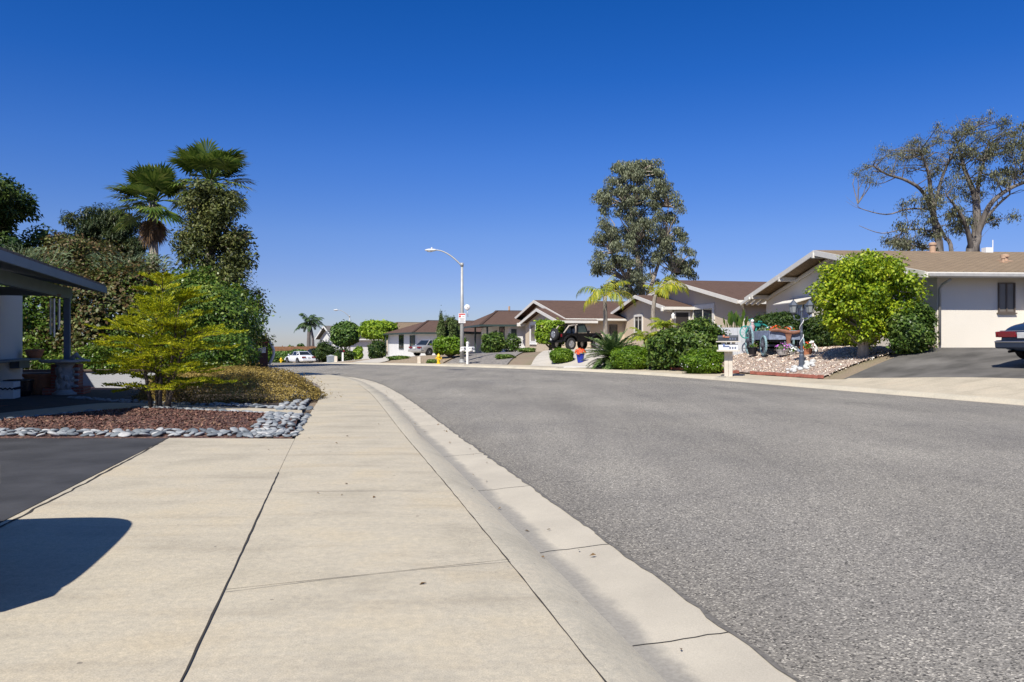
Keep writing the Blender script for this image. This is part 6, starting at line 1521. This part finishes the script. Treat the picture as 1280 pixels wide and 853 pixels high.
def euc_right():
    d = 58; k_ = d / 1000; q = random.Random(21); base = atz(1205, d); t = thing('eucalyptus', 'open many trunked eucalyptus rising behind the cream house roof', 'tree', base)
    def p(px, py, dy=0): return ((px - 1205) * k_, dy, zpx(py, d) - base[2])
    mb = MB(); paths = []
    def limb(pts, r0, r1): 
        n = len(pts); sm = []
        P = [Vector(a) for a in pts]
        for i in range(n - 1):
            for s in range(4):
                u = s / 4; p0 = P[max(i - 1, 0)]; p1 = P[i]; p2 = P[i + 1]; p3 = P[min(i + 2, n - 1)]
                sm.append(.5 * ((2 * p1) + (p2 - p0) * u + (2 * p0 - 5 * p1 + 4 * p2 - p3) * u * u + (3 * p1 - p0 - 3 * p2 + p3) * u ** 3))
        sm.append(P[-1]); rr_ = [r0 + (r1 - r0) * i / (len(sm) - 1) for i in range(len(sm))]; mb.tube(sm, rr_, 8, cap=False); paths.append((sm, r0)); return sm
    limb([p(1176, 470), p(1175, 320), p(1172, 285, .3), p(1168, 240, .5), p(1160, 215), p(1150, 190)], .34, .06)
    limb([p(1172, 285), p(1150, 245, -.6), p(1125, 230, -1), p(1100, 222, -1), p(1082, 212, -1.2)], .17, .04)
    limb([p(1170, 262, .3), p(1185, 220, .8), p(1200, 190, 1), p(1215, 160, 1)], .15, .03)
    limb([p(1214, 470), p(1214, 325), p(1222, 300, .2), p(1224, 265, .3), p(1222, 240, .5), p(1212, 205, .8), p(1206, 175, 1)], .50, .05)
    limb([p(1222, 300, .2), p(1232, 260, -.4), p(1252, 240, -.8), p(1280, 228, -1), p(1305, 215, -1)], .22, .06)
    limb([p(1224, 275, .2), p(1230, 235, .8), p(1240, 205, 1.2), p(1250, 170, 1.3)], .22, .04)
    limb([p(1215, 315), p(1200, 285, -.8), p(1185, 265, -1.2), p(1170, 250, -1.4)], .22, .05)
    limb([p(1190, 470), p(1190, 322), p(1186, 295, .6), p(1178, 272, .9)], .2, .08)
    limb([p(1235, 470), p(1232, 315, 1), p(1238, 285, 1.2), p(1256, 258, 1.3), p(1275, 240, 1.2)], .2, .07)
    limb([p(1175, 310), p(1150, 312, -.5), p(1125, 306, -.8), p(1108, 300, -1)], .09, .02)
    limb([p(1172, 290), p(1140, 285, .8), p(1110, 290, 1), p(1082, 280, 1.1)], .07, .015)
    limb([p(1160, 262), p(1135, 262), p(1110, 268, .3), p(1080, 260, .5), p(1076, 254, .5)], .075, .012)
    # leaf clumps placed by limbs and around the canopy
    cl = []
    def c(px, py, sp, n, r0=.4, r1=.8):
        for i in range(int(n * .72 + .5)): a = q.gauss(0, 1); b = q.gauss(0, 1); cl.append((p(px + a * sp, py + b * sp * .75, q.uniform(-2.2, 2.2)), q.uniform(r0, r1)))
    for (px, py, sp, n) in ((1088, 210, 7, 12), (1100, 222, 7, 7), (1122, 190, 9, 15), (1140, 205, 11, 15), (1150, 180, 9, 12), (1165, 190, 12, 15), (1190, 175, 11, 15), (1205, 165, 8, 8), (1225, 160, 9, 11), (1240, 175, 11, 15), (1215, 195, 14, 18), (1180, 210, 11, 12), (1195, 235, 12, 15), (1160, 250, 9, 12), (1145, 262, 9, 10), (1175, 265, 9, 9), (1235, 200, 13, 18), (1260, 190, 12, 18), (1275, 210, 12, 18), (1250, 225, 11, 14), (1225, 235, 10, 10), (1130, 300, 9, 12), (1150, 308, 10, 11), (1118, 306, 6, 6), (1200, 285, 9, 8), (1258, 272, 6, 7), (1140, 285, 7, 5), (1290, 180, 14, 16), (1300, 215, 14, 14), (1170, 295, 7, 5), (1210, 265, 8, 6)): c(px, py, sp, n)
    # twigs from each clump back to the nearest limb
    allp = [(v, r_) for sm, r_ in paths for v in sm]
    for cc, rad in cl:
        cv = Vector(cc); b = min(allp, key=lambda a: (a[0] - cv).length + max(0, a[0].z - cv.z) * 1.5)[0]
        mid = b.lerp(cv, .55) + Vector((q.uniform(-.4, .4), q.uniform(-.4, .4), q.uniform(-.2, .5))); mb.tube([b, mid, cv, cv + Vector((q.uniform(-.5, .5), 0, q.uniform(-.2, .5)))], [.045, .03, .015, .005], 4, cap=False)
    for i in range(60):
        b = q.choice(allp)[0]; d1 = Vector((q.uniform(-1, 1), q.uniform(-1, 1), q.uniform(-.2, .8))); mb.tube([b, b + d1 * .8, b + d1 * 1.5 + Vector((0, 0, .2))], [.025, .014, .004], 4, cap=False)
    mb.build('trunk', barkmat('dark_and_pale_bark', (.05, .042, .037), (.24, .21, .185), 2), t, smooth=True, fixn=False)
    C, Nn = clump_points(cl, 30000, 5, .2, .1, .85); leafmesh('crown', C, Nn, .19, .30, LM_EUC2, t, np.tile(np.array([0, 0, -.8]), (30000, 1)), 5)
euc_right()

# ---- painted house numbers on the kerb, cover in the road
def kerb_paint(label, px, d, w, rz_):
    x, y = at(px, d); j = np.argmin((FE[:, 0] - x) ** 2 + (FE[:, 1] - y) ** 2); T = FE[min(j + 1, len(FE) - 1)] - FE[j - 1]; T /= np.linalg.norm(T); Nn_ = np.array([T[1], -T[0]])
    c0 = FE[j] + Nn_ * .66; t = thing('kerb_number', label, 'painted number', (c0[0], c0[1], Hs(*c0)), math.atan2(T[1], T[0])); m = MB(); m.box((0, 0, .012), (w, .19, .006)); m.build('paint', MWHITE, t)
    k = MB()
    for i in range(4): u = -w * .3 + i * w * .2; k.box((u, .05, .0165), (.07, .018, .004)); k.box((u + .03, 0, .0165), (.018, .11, .004)); k.box((u, -.05, .0165), (.07, .018, .004))
    k.build('digits', MBLK, t)
kerb_paint('white painted house number on the kerb at the off-roader drive', 671, 36.6, .62, 0)
kerb_paint('white painted house number on the kerb left of the letterbox cluster', 886, 27.9, .55, 0)
kerb_paint('white painted house number on the kerb below the near street lamp', 580, 42.5, .55, 0)
def cover_(label, px, py, r_):
    d = 1310 / (py - 427); x, y = at(px, d); m = MB(); m.lathe([(r_, 0), (r_, .008), (r_ * .9, .01), (.001, .01)], n=24); tag(m.build('utility_cover', plain('iron_cover', (.05, .05, .052), .6, .3, .2, 12), None, loc=(x, y, Hs(x, y) - .016)), label, 'manhole cover')
cover_('round dark iron cover in the road before the white letterbox', 570, 464.3, .42)
cover_('small iron valve cover in the middle of the asphalt', 815, 487.5, .16)

# dry leaves blown into the gutter and over the walk
n = 420; r = np.random.default_rng(31); j = r.integers(0, len(NE), n); w_ = np.where(r.random(n) < .7, r.uniform(.05, .55, n), r.uniform(.6, 2.6, n))
T = np.gradient(NE, axis=0); T /= np.linalg.norm(T, axis=1)[:, None]
px_ = NE[j, 0] - T[j, 1] * w_ + r.normal(0, .05, n); py_ = NE[j, 1] + T[j, 0] * w_ + r.normal(0, .2, n)
pz_ = H(px_, py_) + np.where(w_ < .5, -.105 + .03 * (1 - w_ / .5) + .012, np.where(w_ < .85, -.1 + .1 * np.clip((w_ - .48) / .32, 0, 1) + .02, .018))
nn = r.normal(size=(n, 3)) * .25; nn[:, 2] += 1
LM_DRY = leafmat('dry_leaves', [(.06, .035, .018), (.12, .075, .035), (.2, .14, .06)], .1)
tag(leafmesh('fallen_leaves', np.stack([px_, py_, pz_], 1), nn, .035, .5, LM_DRY, None, None, 6, fold=.5), 'small dry leaves blown into the gutter and over the walk', 'fallen leaves', None, 'stuff')
